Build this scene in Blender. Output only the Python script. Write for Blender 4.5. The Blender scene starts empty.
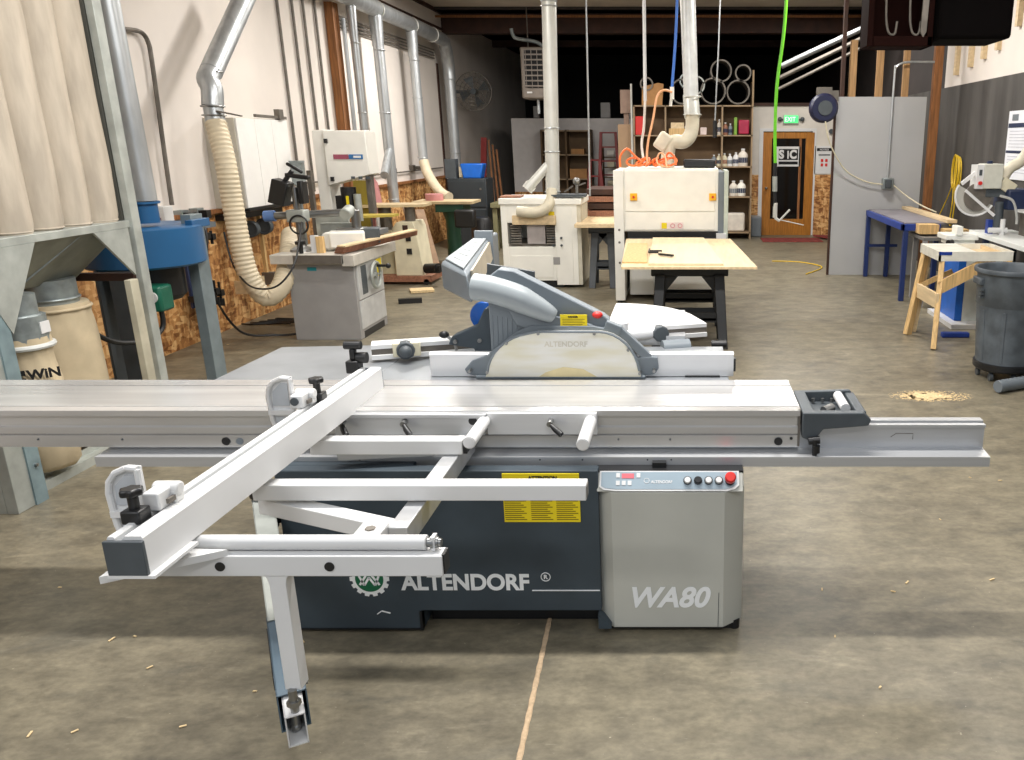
import bpy, bmesh, math, random
from mathutils import Vector, Matrix
random.seed(7)
C = bpy.context.scene.collection
S = bpy.context.scene
# ------------------------------------------------------------------ camera, world, lights, exposure
F_PX, CX, CY, HH = 830.0, 685.0, 380.0, 1.95
PITCH = math.atan(240 / F_PX)
cd = bpy.data.cameras.new('camera'); cam = bpy.data.objects.new('camera', cd); C.objects.link(cam)
cam.location = (0, 0, HH); cam.rotation_euler = (math.pi / 2 - PITCH, 0, 0)
cd.sensor_width = 36; cd.lens = F_PX * 36 / 1024; cd.shift_x = (512 - CX) / 1024; cd.clip_end = 100
S.camera = cam
S.view_settings.view_transform = 'Standard'; S.view_settings.look = 'None'
S.view_settings.gamma = 1; S.view_settings.use_curve_mapping = False
S.view_settings.exposure = -0.5
w = bpy.data.worlds.new('world'); S.world = w; w.use_nodes = True
w.node_tree.nodes['Background'].inputs[0].default_value = (0.80, 0.88, 1.0, 1)
w.node_tree.nodes['Background'].inputs[1].default_value = 0.95
def area(name, loc, size, power, col=(1, 0.965, 0.92), rot=(0, 0, 0), sy=None, spread=math.pi):
    l = bpy.data.lights.new(name, 'AREA'); l.shape = 'RECTANGLE'; l.size = size; l.size_y = sy or size
    l.energy = power; l.color = col; l.spread = spread
    o = bpy.data.objects.new(name, l); C.objects.link(o); o.location = loc; o.rotation_euler = rot
    return o
area('overhead_light', (-0.7, 3.75, 4.2), 3.4, 380, sy=0.16)
area('overhead_light', (-0.9, 6.7, 4.2), 1.6, 145, sy=0.25)
area('overhead_light', (-2.6, 9.4, 4.2), 1.2, 140, sy=0.35)
area('overhead_light', (-2.7, 13.6, 4.25), 1.2, 280, sy=0.35)
area('overhead_light', (2.7, 6.8, 4.2), 1.2, 110, sy=0.35)
area('overhead_light', (1.9, 10.4, 4.2), 1.2, 150, sy=0.35)  # added light to brighten the grey panel, no known fixture
area('overhead_light', (0.4, 13.2, 4.25), 1.2, 170, sy=0.35)
area('overhead_light', (2.3, 15.4, 4.3), 1.2, 130, sy=0.35)  # extra light put in to lift the door wall
area('overhead_light', (-2.8, -0.6, 4.2), 1.2, 90, sy=0.35)  # added fill behind the camera for the front faces
area('overhead_light', (0.9, -0.8, 4.2), 1.2, 90, sy=0.35)  # second added fill for faces turned to the camera

# ------------------------------------------------------------------ helpers
def ray(px, py):
    a = (px - CX) / F_PX; b = -(py - CY) / F_PX; s, c = math.sin(PITCH), math.cos(PITCH)
    return Vector((a, c + b * s, -s + b * c))
def gz(px, py, z=0.0):
    r = ray(px, py); return Vector((0, 0, HH)) + r * ((z - HH) / r.z)
def gy(px, py, y):
    r = ray(px, py); return Vector((0, 0, HH)) + r * (y / r.y)
def gx(px, py, x):
    r = ray(px, py); return Vector((0, 0, HH)) + r * (x / r.x)
def lin(c):
    return tuple(((v / 255) / 12.92 if v / 255 <= 0.04045 else ((v / 255 + 0.055) / 1.055) ** 2.4) for v in c) + (1,)
MATS = {}
def mat(name, col, rough=0.5, metal=0.0, var=0.12, scale=8.0, bump=0.0, stretch=(1, 1, 1), emit=0, spec=None, col2=None, detail=4):
    if name in MATS: return MATS[name]
    m = bpy.data.materials.new(name); m.use_nodes = True; nt = m.node_tree; b = nt.nodes['Principled BSDF']
    tc = nt.nodes.new('ShaderNodeTexCoord'); mp = nt.nodes.new('ShaderNodeMapping'); mp.inputs['Scale'].default_value = stretch
    nt.links.new(tc.outputs['Object'], mp.inputs[0])
    nz = nt.nodes.new('ShaderNodeTexNoise'); nz.inputs['Scale'].default_value = scale; nz.inputs['Detail'].default_value = detail
    nt.links.new(mp.outputs[0], nz.inputs['Vector'])
    cr = nt.nodes.new('ShaderNodeValToRGB'); base = lin(col)
    lo = lin(col2) if col2 else tuple(v * (1 - var) for v in base[:3]) + (1,)
    hi = base if col2 else tuple(min(1, v * (1 + var * 0.5)) for v in base[:3]) + (1,)
    cr.color_ramp.elements[0].position = 0.35; cr.color_ramp.elements[1].position = 0.65
    cr.color_ramp.elements[0].color = lo; cr.color_ramp.elements[1].color = hi
    nt.links.new(nz.outputs[0], cr.inputs[0]); nt.links.new(cr.outputs[0], b.inputs['Base Color'])
    b.inputs['Roughness'].default_value = rough; b.inputs['Metallic'].default_value = metal
    if spec is not None: b.inputs['Specular IOR Level'].default_value = spec
    if bump:
        bp = nt.nodes.new('ShaderNodeBump'); bp.inputs['Strength'].default_value = bump; bp.inputs['Distance'].default_value = 0.01
        nt.links.new(nz.outputs[0], bp.inputs['Height']); nt.links.new(bp.outputs[0], b.inputs['Normal'])
    if emit:
        b.inputs['Emission Color'].default_value = base; b.inputs['Emission Strength'].default_value = emit
    MATS[name] = m; return m
ORG = {}
class MB:
    def __init__(s): s.bm = bmesh.new(); s.mi = 0
    def _f(s, vs):
        try:
            f = s.bm.faces.new(vs); f.material_index = s.mi; return f
        except ValueError: return None
    def box(s, x0, x1, y0, y1, z0, z1):
        v = [s.bm.verts.new(p) for p in ((x0,y0,z0),(x1,y0,z0),(x1,y1,z0),(x0,y1,z0),(x0,y0,z1),(x1,y0,z1),(x1,y1,z1),(x0,y1,z1))]
        for q in ((3,2,1,0),(4,5,6,7),(0,1,5,4),(1,2,6,5),(2,3,7,6),(3,0,4,7)): s._f([v[i] for i in q])
        return s
    def hexa(s, p):   # eight corners, bottom ring then top ring, counterclockwise from above
        v = [s.bm.verts.new(q) for q in p]
        for q in ((3,2,1,0),(4,5,6,7),(0,1,5,4),(1,2,6,5),(2,3,7,6),(3,0,4,7)): s._f([v[i] for i in q])
        return s
    def obox(s, c, size, rot=(0, 0, 0)):
        from mathutils import Euler
        R = Euler(rot).to_matrix(); c = Vector(c); hx, hy, hz = [q / 2 for q in size]
        return s.hexa([c + R @ Vector(q) for q in ((-hx,-hy,-hz),(hx,-hy,-hz),(hx,hy,-hz),(-hx,hy,-hz),(-hx,-hy,hz),(hx,-hy,hz),(hx,hy,hz),(-hx,hy,hz))])
    def bar(s, a, b, wd, h, up=(0, 0, 1)):
        a, b = Vector(a), Vector(b); d = (b - a).normalized(); up = Vector(up)
        if abs(d.dot(up)) > 0.98: up = Vector((0, 1, 0))
        sd = d.cross(up).normalized() * (wd / 2); u = sd.cross(d).normalized() * (h / 2)
        v = [s.bm.verts.new(p) for p in (a-sd-u, a+sd-u, a+sd+u, a-sd+u, b-sd-u, b+sd-u, b+sd+u, b-sd+u)]
        for q in ((0,1,2,3),(7,6,5,4),(0,4,5,1),(1,5,6,2),(2,6,7,3),(3,7,4,0)): s._f([v[i] for i in q])
        return s
    def tube(s, pts, r, n=12, closed=False, cap=True):
        pts = [Vector(p) for p in pts]; m = len(pts); rr = r if isinstance(r, (list, tuple)) else [r] * m
        rings = []; prev = None
        for i, p in enumerate(pts):
            if closed: t = pts[(i+1) % m] - pts[i-1]
            else: t = pts[min(i+1, m-1)] - pts[max(i-1, 0)]
            t.normalize()
            if prev is None:
                a = Vector((0, 0, 1)) if abs(t.z) < 0.9 else Vector((1, 0, 0)); nrm = t.cross(a).normalized()
            else:
                nrm = prev - t * prev.dot(t)
                nrm = nrm.normalized() if nrm.length > 1e-6 else t.orthogonal().normalized()
            prev = nrm; bi = t.cross(nrm)
            rings.append([s.bm.verts.new(p + (nrm * math.cos(2*math.pi*k/n) + bi * math.sin(2*math.pi*k/n)) * rr[i]) for k in range(n)])
        for i in range(m if closed else m - 1):
            A, B = rings[i], rings[(i+1) % m]
            for k in range(n): s._f([A[k], A[(k+1) % n], B[(k+1) % n], B[k]])
        if cap and not closed: s._f(rings[0][::-1]); s._f(rings[-1])
        return s
    def cyl(s, a, b, r, r1=None, n=20): return s.tube([a, b], [r, r if r1 is None else r1], n)
    def pipe(s, a, b, ro, ri, n=20):   # open tube with wall thickness
        a, b = Vector(a), Vector(b); t = (b - a).normalized(); nrm = t.orthogonal().normalized(); bi = t.cross(nrm)
        def ring(p, r): return [s.bm.verts.new(p + (nrm*math.cos(2*math.pi*k/n) + bi*math.sin(2*math.pi*k/n))*r) for k in range(n)]
        A, B, A2, B2 = ring(a, ro), ring(b, ro), ring(a, ri), ring(b, ri)
        for k in range(n):
            j = (k+1) % n
            s._f([A[k],A[j],B[j],B[k]]); s._f([B2[k],B2[j],A2[j],A2[k]]); s._f([A2[k],A2[j],A[j],A[k]]); s._f([B[k],B[j],B2[j],B2[k]])
        return s
    def prism(s, poly, ax, a0, a1):
        def P(u, v, a): return {'X': (a, u, v), 'Y': (u, a, v), 'Z': (u, v, a)}[ax]
        ar = sum(poly[i][0]*poly[(i+1)%len(poly)][1] - poly[(i+1)%len(poly)][0]*poly[i][1] for i in range(len(poly)))
        flip = (ar < 0) != (ax == 'Y')
        if flip: poly = poly[::-1]
        A = [s.bm.verts.new(P(u, v, a0)) for u, v in poly]; B = [s.bm.verts.new(P(u, v, a1)) for u, v in poly]; n = len(poly)
        s._f(A[::-1]); s._f(B)
        for i in range(n): s._f([A[i], A[(i+1)%n], B[(i+1)%n], B[i]])
        return s
    def lathe(s, prof, c, n=24, ax='Z'):
        c = Vector(c); rings = []
        for r, h in prof:
            ring = []
            for k in range(n):
                a = 2*math.pi*k/n; u, v = r*math.cos(a), r*math.sin(a)
                ring.append(s.bm.verts.new(c + Vector({'Z': (u, v, h), 'Y': (u, h, -v), 'X': (h, u, v)}[ax])))
            rings.append(ring)
        for A, B in zip(rings, rings[1:]):
            for k in range(n): s._f([A[k], A[(k+1)%n], B[(k+1)%n], B[k]])
        if prof[0][0] > 1e-4: s._f(rings[0][::-1])
        if prof[-1][0] > 1e-4: s._f(rings[-1])
        return s
    def sphere(s, c, r, sc=(1, 1, 1), n=14):
        prof = [(max(1e-5, math.sin(math.pi*i/n)) , -math.cos(math.pi*i/n)) for i in range(n+1)]
        k0 = len(s.bm.verts); s.lathe(prof, (0, 0, 0), n*2); s.bm.verts.ensure_lookup_table()
        for v in list(s.bm.verts)[k0:]: v.co = Vector(c) + Vector((v.co.x*r*sc[0], v.co.y*r*sc[1], v.co.z*r*sc[2]))
        return s
    def torus(s, c, R, r, ax='Z', n=32, m=8):
        c = Vector(c); pts = []
        for k in range(n):
            a = 2*math.pi*k/n; u, v = R*math.cos(a), R*math.sin(a)
            pts.append(c + Vector({'Z': (u, v, 0), 'Y': (u, 0, v), 'X': (0, u, v)}[ax]))
        return s.tube(pts, r, m, closed=True)
    def finish(s, name, m, L, bevel=0, ang=35):
        bm = s.bm
        bmesh.ops.recalc_face_normals(bm, faces=bm.faces)
        for e in bm.edges:
            if len(e.link_faces) == 2: e.smooth = e.link_faces[0].normal.angle(e.link_faces[1].normal, 0) < math.radians(ang)
        for f in bm.faces: f.smooth = True
        for v in bm.verts: v.co -= L
        me = bpy.data.meshes.new(name); bm.to_mesh(me); bm.free()
        for q in (m if isinstance(m, (list, tuple)) else [m]): me.materials.append(q)
        o = bpy.data.objects.new(name, me); C.objects.link(o)
        if bevel:
            b = o.modifiers.new('bevel', 'BEVEL'); b.width = bevel; b.segments = 2; b.limit_method = 'ANGLE'; b.angle_limit = math.radians(40)
        return o
    def part(s, name, m, parent, label=None, bevel=0, ang=35):
        L = ORG[parent.name]; o = s.finish(name, m, L, bevel, ang); o.parent = parent; ORG[o.name] = L
        if label: o['label'] = label
        return o
    def solo(s, name, m, label, cat, group=None, bevel=0, kind=None):
        xs = [v.co for v in s.bm.verts]
        L = Vector(((min(v.x for v in xs)+max(v.x for v in xs))/2, (min(v.y for v in xs)+max(v.y for v in xs))/2, min(v.z for v in xs)))
        o = s.finish(name, m, L, bevel); o.location = L; ORG[o.name] = L
        o['label'] = label; o['category'] = cat
        if group: o['group'] = group
        if kind: o['kind'] = kind
        return o
    def struct(s, name, m, bevel=0):
        o = s.finish(name, m, Vector((0, 0, 0)), bevel); o['kind'] = 'structure'; ORG[o.name] = Vector((0, 0, 0)); return o
def thing(name, loc, label, cat, group=None):
    o = bpy.data.objects.new(name, None); C.objects.link(o); o.location = loc; o.empty_display_size = 0.1
    o['label'] = label; o['category'] = cat
    if group: o['group'] = group
    ORG[o.name] = Vector(loc); return o
def clone(root, loc, rz=0, label=None, group=None):
    def cp(o, par):
        c = o.copy(); C.objects.link(c)
        if par: c.parent = par
        for ch in list(o.children): cp(ch, c)
        return c
    r = cp(root, None); r.location = loc; r.rotation_euler = (0, 0, rz)
    if label: r['label'] = label
    if group: r['group'] = group
    return r
def text(s, name, size, loc, m, parent, rot=(math.pi/2, 0, 0), bold=0.0, shear=0.0, sx=1.0, ext=0.0006, align='LEFT', label=None):
    cu = bpy.data.curves.new(name, 'FONT'); cu.body = s; cu.size = size; cu.extrude = ext; cu.offset = bold; cu.shear = shear; cu.align_x = align
    t = bpy.data.objects.new(name + '_tmp', cu); C.objects.link(t)
    dg = bpy.context.evaluated_depsgraph_get(); me = bpy.data.meshes.new_from_object(t.evaluated_get(dg))
    bpy.data.objects.remove(t); bpy.data.curves.remove(cu)
    from mathutils import Euler
    M = Matrix.Translation(Vector(loc) - ORG[parent.name]) @ Euler(rot).to_matrix().to_4x4() @ Matrix.Diagonal((sx, 1, 1, 1))
    me.transform(M); me.materials.clear(); me.materials.append(m)
    o = bpy.data.objects.new(name, me); C.objects.link(o); o.parent = parent; ORG[o.name] = ORG[parent.name]
    if label: o['label'] = label
    return o
def smooth(pts, n=8):
    pts = [Vector(p) for p in pts]; out = []
    for i in range(len(pts)-1):
        p0, p1, p2, p3 = pts[max(i-1, 0)], pts[i], pts[i+1], pts[min(i+2, len(pts)-1)]
        for k in range(n):
            t = k/n
            out.append(0.5*((2*p1)+(p2-p0)*t+(2*p0-5*p1+4*p2-p3)*t*t+(3*p1-p0-3*p2+p3)*t**3))
    return out + [pts[-1]]
def corrugated(mb, pts, r, step=0.022, n=20, amp=0.05):
    P = smooth(pts, 40); out = []; acc = 0; last = P[0]; out.append(P[0])
    for p in P[1:]:
        while (p - last).length >= step: last = last + (p - last).normalized()*step; out.append(last.copy())
    mb.tube(out, [r*(1 + (amp if i % 2 else -amp)) for i in range(len(out))], n)
    return mb

# ------------------------------------------------------------------ materials
WHITE = mat('white_paint', (216, 216, 215), 0.38, var=0.05, scale=3)
ALU = mat('anodised_aluminium', (196, 197, 198), 0.34, 0.55, var=0.08, scale=3, stretch=(0.3, 6, 6))
ALUW = mat('bright_aluminium', (226, 226, 226), 0.3, 0.35, var=0.05, scale=3, stretch=(0.3, 5, 5))
ALUT = mat('worn_table_aluminium', (205, 204, 202), 0.25, 0.6, var=0.16, scale=1.3, stretch=(0.6, 8, 8))
GALV = mat('galvanised_steel', (150, 158, 158), 0.42, 0.55, var=0.22, scale=14)
GALVL = mat('galvanised_sheet', (172, 176, 170), 0.5, 0.35, var=0.2, scale=7)
DUCT = mat('duct_steel', (186, 190, 192), 0.34, 0.6, var=0.15, scale=5, stretch=(3, 3, 0.6))
DUCTW = mat('pale_duct_paint', (205, 205, 198), 0.4, 0.2, var=0.06, scale=5)
CAST = mat('cast_iron_table', (150, 154, 158), 0.35, 0.5, var=0.15, scale=4)
SLATE = mat('slate_blue_paint', (57, 68, 76), 0.55, var=0.12, scale=6)
GREYP = mat('mid_grey_paint', (112, 120, 126), 0.45, var=0.06, scale=5)
LGREY = mat('light_grey_plastic', (142, 149, 152), 0.4, var=0.06, scale=5)
DGREY = mat('dark_grey_plastic', (72, 78, 82), 0.5, var=0.12, scale=10)
PANELG = mat('warm_grey_cabinet', (186, 186, 177), 0.5, var=0.06, scale=3)
BLACK = mat('black_plastic', (24, 24, 25), 0.4, var=0.2)
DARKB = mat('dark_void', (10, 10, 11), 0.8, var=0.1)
STEEL = mat('steel', (150, 150, 148), 0.3, 0.9, var=0.1)
DSTEEL = mat('dull_steel', (112, 106, 98), 0.5, 0.35, var=0.25)
YEL = mat('yellow_label', (232, 208, 18), 0.6, var=0.04)
INK = mat('label_ink', (130, 112, 12), 0.7, var=0.1)
RED = mat('red_button', (205, 40, 34), 0.4, var=0.05)
CREAM = mat('cream_enamel', (236, 234, 225), 0.45, var=0.05, scale=4)
CREAMD = mat('aged_cream_enamel', (218, 210, 182), 0.5, var=0.1, scale=6)
MGREY = mat('grey_enamel', (150, 148, 146), 0.5, var=0.07, scale=5)
BLUE = mat('royal_blue_paint', (28, 58, 140), 0.45, var=0.1)
DBLUE = mat('dark_blue_paint', (26, 40, 72), 0.5, var=0.15)
BLOW = mat('blower_blue_enamel', (36, 88, 132), 0.35, var=0.08, scale=3)
SKYB = mat('bright_blue_plastic', (20, 96, 190), 0.4, var=0.1)
CLOTH = mat('filter_cloth', (180, 169, 153), 0.95, var=0.16, scale=5, stretch=(3, 3, .6), bump=0.3)
BAGC = mat('collection_bag_cloth', (192, 176, 146), 0.85, var=0.14, scale=5, bump=0.4)
HOSE = mat('cream_flex_hose', (214, 200, 172), 0.55, var=0.1, scale=9)
WOOD = mat('pine_wood', (214, 178, 122), 0.6, var=0.25, scale=5, stretch=(8, 8, 0.7))
WOODL = mat('pale_pine_board', (218, 194, 154), 0.55, var=0.14, scale=3, stretch=(8, 0.8, 8))
OAK = mat('stained_oak', (172, 112, 40), 0.4, var=0.25, scale=5, stretch=(9, 9, 0.8))
RWOOD = mat('reddish_board', (152, 104, 80), 0.6, var=0.3, scale=6, stretch=(9, 1, 9))
DWOOD = mat('dark_stained_timber', (62, 36, 24), 0.7, var=0.3, scale=5)
FIR = mat('old_fir_post', (142, 92, 50), 0.7, var=0.35, scale=5, stretch=(7, 7, 0.6))
SHELFW = mat('shelf_plywood', (150, 128, 100), 0.6, var=0.15, scale=4)
SHELFB = mat('shelf_backing', (104, 82, 56), 0.7, var=0.15, scale=4)
GREEN = mat('machine_green', (24, 66, 48), 0.45, var=0.15)
LIME = mat('lime_air_hose', (110, 205, 40), 0.4, var=0.05)
ORANGE = mat('orange_air_hose', (244, 120, 58), 0.45, var=0.06)
PEACH = mat('peach_air_hose', (238, 176, 130), 0.45, var=0.06)
HBLUE = mat('blue_air_hose', (70, 120, 205), 0.4, var=0.05)
YROPE = mat('yellow_cord_jacket', (224, 186, 30), 0.5, var=0.1)
SAWD = mat('sawdust', (222, 196, 150), 0.95, var=0.18, scale=40, bump=0.6)
GCAN = mat('grey_bin_plastic', (84, 91, 97), 0.5, var=0.35, scale=7)
REDL = mat('red_ladder', (126, 26, 22), 0.5, var=0.1)
REDM = mat('red_mat', (136, 56, 52), 0.9, var=0.35, scale=12)
CARD = mat('cardboard', (176, 130, 82), 0.8, var=0.1)
PANEL = mat('grey_white_panel', (176, 176, 176), 0.6, var=0.04, scale=1.5)
TEALT = mat('teal_tape', (30, 130, 140), 0.5)

def poly_mat():
    m = bpy.data.materials.new('dusty_polycarbonate'); m.use_nodes = True; nt = m.node_tree; b = nt.nodes['Principled BSDF']
    tc = nt.nodes.new('ShaderNodeTexCoord'); mp = nt.nodes.new('ShaderNodeMapping'); mp.inputs['Scale'].default_value = (1.2, 1, 6)
    n = nt.nodes.new('ShaderNodeTexNoise'); n.inputs['Scale'].default_value = 3; nt.links.new(tc.outputs['Object'], mp.inputs[0]); nt.links.new(mp.outputs[0], n.inputs[0])
    r = nt.nodes.new('ShaderNodeValToRGB'); r.color_ramp.elements[0].color = lin((226, 220, 196)); r.color_ramp.elements[1].color = lin((236, 234, 226))
    r.color_ramp.elements[0].position = .35; r.color_ramp.elements[1].position = .6
    nt.links.new(n.outputs[0], r.inputs[0]); nt.links.new(r.outputs[0], b.inputs['Base Color'])
    b.inputs['Roughness'].default_value = 0.3; b.inputs['Transmission Weight'].default_value = 0.12; b.inputs['IOR'].default_value = 1.2
    return m
POLY = poly_mat()
def osb_mat():
    m = bpy.data.materials.new('strand_board'); m.use_nodes = True; nt = m.node_tree; b = nt.nodes['Principled BSDF']; N = nt.nodes.new; L = nt.links.new
    tc = N('ShaderNodeTexCoord')
    outs = []
    for k, (sc, rot) in enumerate((((26, 26, 9), 0.5), ((11, 11, 30), -0.4))):
        mp = N('ShaderNodeMapping'); mp.inputs['Scale'].default_value = sc; mp.inputs['Rotation'].default_value = (rot, rot, 0)
        L(tc.outputs['Object'], mp.inputs[0]); v = N('ShaderNodeTexVoronoi'); v.inputs['Scale'].default_value = 1.0; L(mp.outputs[0], v.inputs['Vector'])
        sp = N('ShaderNodeSeparateColor'); L(v.outputs['Color'], sp.inputs[0]); outs.append(sp.outputs[0])
    mx = N('ShaderNodeMix'); mx.inputs[0].default_value = 0.5; L(outs[0], mx.inputs[2]); L(outs[1], mx.inputs[3])
    r = N('ShaderNodeValToRGB'); e = r.color_ramp.elements; e[0].position = .15; e[0].color = lin((128, 78, 36)); e[1].position = .85; e[1].color = lin((228, 186, 128))
    x = e.new(.5); x.color = lin((192, 138, 80)); L(mx.outputs[0], r.inputs[0]); L(r.outputs[0], b.inputs['Base Color']); b.inputs['Roughness'].default_value = .65
    return m
OSB = osb_mat()
def floor_mat():
    m = bpy.data.materials.new('polished_stained_concrete'); m.use_nodes = True; nt = m.node_tree; b = nt.nodes['Principled BSDF']; N = nt.nodes.new; L = nt.links.new
    tc = N('ShaderNodeTexCoord')
    def nz(scale, det, st=(1, 1, 1), dist=0.0):
        mp = N('ShaderNodeMapping'); mp.inputs['Scale'].default_value = st; L(tc.outputs['Object'], mp.inputs[0])
        n = N('ShaderNodeTexNoise'); n.inputs['Scale'].default_value = scale; n.inputs['Detail'].default_value = det; n.inputs['Distortion'].default_value = dist; n.inputs['Roughness'].default_value = .62; L(mp.outputs[0], n.inputs['Vector']); return n.outputs[0]
    def ramp(inp, a, ca, c2, cb):
        r = N('ShaderNodeValToRGB'); e = r.color_ramp.elements; e[0].position = a; e[0].color = ca; e[1].position = c2; e[1].color = cb; L(inp, r.inputs[0]); return r.outputs[0]
    def mix(f, a, c, bl='MIX'):
        x = N('ShaderNodeMix'); x.data_type = 'RGBA'; x.blend_type = bl
        if isinstance(f, float): x.inputs[0].default_value = f
        else: L(f, x.inputs[0])
        L(a, x.inputs[6]); 
        if isinstance(c, tuple): x.inputs[7].default_value = c
        else: L(c, x.inputs[7])
        return x.outputs[2]
    big = ramp(nz(0.7, 6, dist=.2), .35, lin((102, 95, 80)), .68, lin((140, 131, 109)))
    med = ramp(nz(5.5, 10, (1, 1.6, 1), .25), .32, lin((76, 72, 62)), .7, lin((154, 145, 122)))
    c = mix(0.5, big, med)
    drk = ramp(nz(2.2, 7, (1, 2, 1), .4), .56, (0, 0, 0, 1), .72, (.55,)*3 + (1,))
    c = mix(drk, c, lin((78, 77, 71)))
    dst = ramp(nz(1.6, 12, (1, 2.6, 1), .7), .62, (0, 0, 0, 1), .78, (.5,)*3 + (1,))
    c = mix(dst, c, lin((182, 172, 148)))
    scr = ramp(nz(9, 10, (.6, 5, 1), .3), .66, (0, 0, 0, 1), .74, (.4,)*3 + (1,))
    c = mix(scr, c, lin((180, 172, 152)))
    fin = ramp(nz(26, 12, (1, 1.5, 1), .1), .35, (.80,)*3 + (1,), .66, (1.08,)*3 + (1,))
    c = mix(1.0, c, fin, 'MULTIPLY')
    spk = ramp(nz(42, 3), .70, (0, 0, 0, 1), .76, (.6,)*3 + (1,))
    c = mix(spk, c, lin((196, 186, 164)))
    L(c, b.inputs['Base Color'])
    rr = N('ShaderNodeMapRange'); rr.inputs[3].default_value = .28; rr.inputs[4].default_value = .55; L(nz(3, 8), rr.inputs[0]); L(rr.outputs[0], b.inputs['Roughness'])
    bp = N('ShaderNodeBump'); bp.inputs['Strength'].default_value = .08; bp.inputs['Distance'].default_value = .01; L(nz(12, 6), bp.inputs['Height']); L(bp.outputs[0], b.inputs['Normal'])
    return m
FLOOR = floor_mat()
WALLW = mat('painted_concrete_wall', (226, 218, 210), 0.8, var=0.07, scale=1.2, bump=0.15)
WALLD = mat('dark_weathered_panel', (82, 79, 76), 0.7, scale=1.6, stretch=(1, 2.0, 0.5), col2=(58, 55, 52))
PARTW = mat('white_partition_paint', (206, 202, 200), 0.7, var=0.05)
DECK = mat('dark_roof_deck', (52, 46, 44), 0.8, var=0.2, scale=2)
INSUL = mat('roof_insulation_facing', (196, 186, 172), 0.7, var=0.12, scale=2)

# ------------------------------------------------------------------ the room
MB().box(-5.4, 5.0, -3.0, 27.0, -0.1, 0.0).struct('floor', FLOOR)
MB().box(-5.1, -4.9, -3.0, 27.0, 0.0, 4.5).struct('wall_left', WALLW)
MB().box(-4.9, -4.885, 2.0, 17.4, 0.0, 1.22).struct('trim_1', OSB)
MB().box(-4.9, -4.84, 2.0, 17.4, 1.22, 1.26).struct('trim_2', FIR)
MB().box(3.9, 4.1, -3.0, 27.0, 0.0, 2.70).struct('wall_right', WALLD)
MB().box(3.9, 4.1, -3.0, 13.2, 2.70, 4.5).struct('wall_right_upper', WALLW)
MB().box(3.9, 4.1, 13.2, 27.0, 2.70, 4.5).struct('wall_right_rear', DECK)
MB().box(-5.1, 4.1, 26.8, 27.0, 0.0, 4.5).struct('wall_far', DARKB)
m_ = MB().box(-5.1, 4.1, 4.0, 18.0, 4.42, 4.5); m_.struct('ceiling', INSUL)
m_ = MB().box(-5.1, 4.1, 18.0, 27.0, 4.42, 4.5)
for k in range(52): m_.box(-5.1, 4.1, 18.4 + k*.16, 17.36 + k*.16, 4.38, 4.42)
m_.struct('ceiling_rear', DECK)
m_ = MB().box(-4.9, 3.9, 18.0, 18.3, 4.02, 4.42)
m_.struct('ceiling_beam', DWOOD)
for y in (19.8, 22.6): MB().box(-4.9, 3.9, y, y+.14, 4.22, 4.42).struct('ceiling_joist', DWOOD)
MB().box(-4.9, 3.9, 17.6, 17.64, 4.26, 4.30).struct('trim_6', FIR)
# dark rails along the top of the left wall
MB().box(-4.9, -4.84, 2.0, 18.0, 4.36, 4.42).struct('trim_3', DWOOD)
MB().box(-4.9, -4.86, 8.0, 18.0, 4.06, 4.10).struct('trim_4', DWOOD)
MB().box(-4.9, -4.88, 17.4, 17.5, 0.0, 3.4).struct('trim_5', DWOOD)
# door wall at the back right
yb = 17.9
m_ = MB().box(1.02, 1.62, yb, yb+.12, 0, 2.62).box(2.68, 3.9, yb, yb+.12, 0, 2.62).box(1.62, 2.68, yb, yb+.12, 2.12, 2.62)
m_.struct('wall_back', mat('cream_wall_paint', (214, 208, 198), 0.7, var=0.04))
MB().box(1.3, 1.60, yb-.012, yb, 0.42, 1.25).struct('trim_7', OSB)
MB().box(2.72, 3.5, yb-.012, yb, 0, 1.25).struct('trim_8', OSB)
MB().box(1.0, 3.9, yb-.03, yb+.15, 2.62, 2.68).struct('trim_9', DWOOD)
MB().box(1.54, 1.62, yb-.02, yb, 0, 2.12).box(2.64, 2.72, yb-.02, yb, 0, 2.12).box(1.54, 2.72, yb-.02, yb, 2.12, 2.18).struct('trim_10', WHITE)
# timber door with a long dark pane
L0 = Vector((1.72, yb, 0))
dr = thing('door_1', L0, '', ''); del dr['label']; del dr['category']; dr['kind'] = 'structure'
GLASSD = mat('dark_door_glass', (14, 14, 15), 0.06, var=0.1)
MB().box(1.62, 1.80, yb-.03, yb+.02, 0, 2.10).box(2.50, 2.68, yb-.03, yb+.02, 0, 2.10).box(1.80, 2.50, yb-.03, yb+.02, 1.98, 2.10).box(1.80, 2.50, yb-.03, yb+.02, 0, 0.34).part('door_frame', OAK, dr, bevel=.004)
MB().box(1.80, 2.50, yb-.012, yb+.0, .34, 1.98).part('glass_pane', GLASSD, dr)
MB().box(2.37, 2.42, yb-.02, yb-.012, .34, 1.98).part('curtain_edge', FIR, dr)
MB().cyl((1.70, yb-.03, .98), (1.70, yb-.09, .98), .014).sphere((1.70, yb-.10, .98), .03).part('door_knob', STEEL, dr)
sg = thing('door_sign', (2.18, yb-.012, 1.55), 'white rectangular sign with SIC lettering on the glass of the oak door', 'sign')
MB().box(1.90, 2.40, yb-.02, yb-.013, 1.42, 1.82).part('plate', WHITE, sg)
MB().box(1.95, 2.35, yb-.024, yb-.02, 1.55, 1.77).box(1.95, 2.35, yb-.024, yb-.02, 1.46, 1.52).part('dark_field', DARKB, sg)
text('S', 'lettering', .23, (1.955, yb-.026, 1.585), WHITE, sg, bold=.012, sx=.95)
text('I', 'lettering', .22, (2.115, yb-.026, 1.58), WHITE, sg, bold=.004)
text('C', 'lettering', .23, (2.175, yb-.026, 1.585), WHITE, sg, bold=.012, sx=.9)
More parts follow.
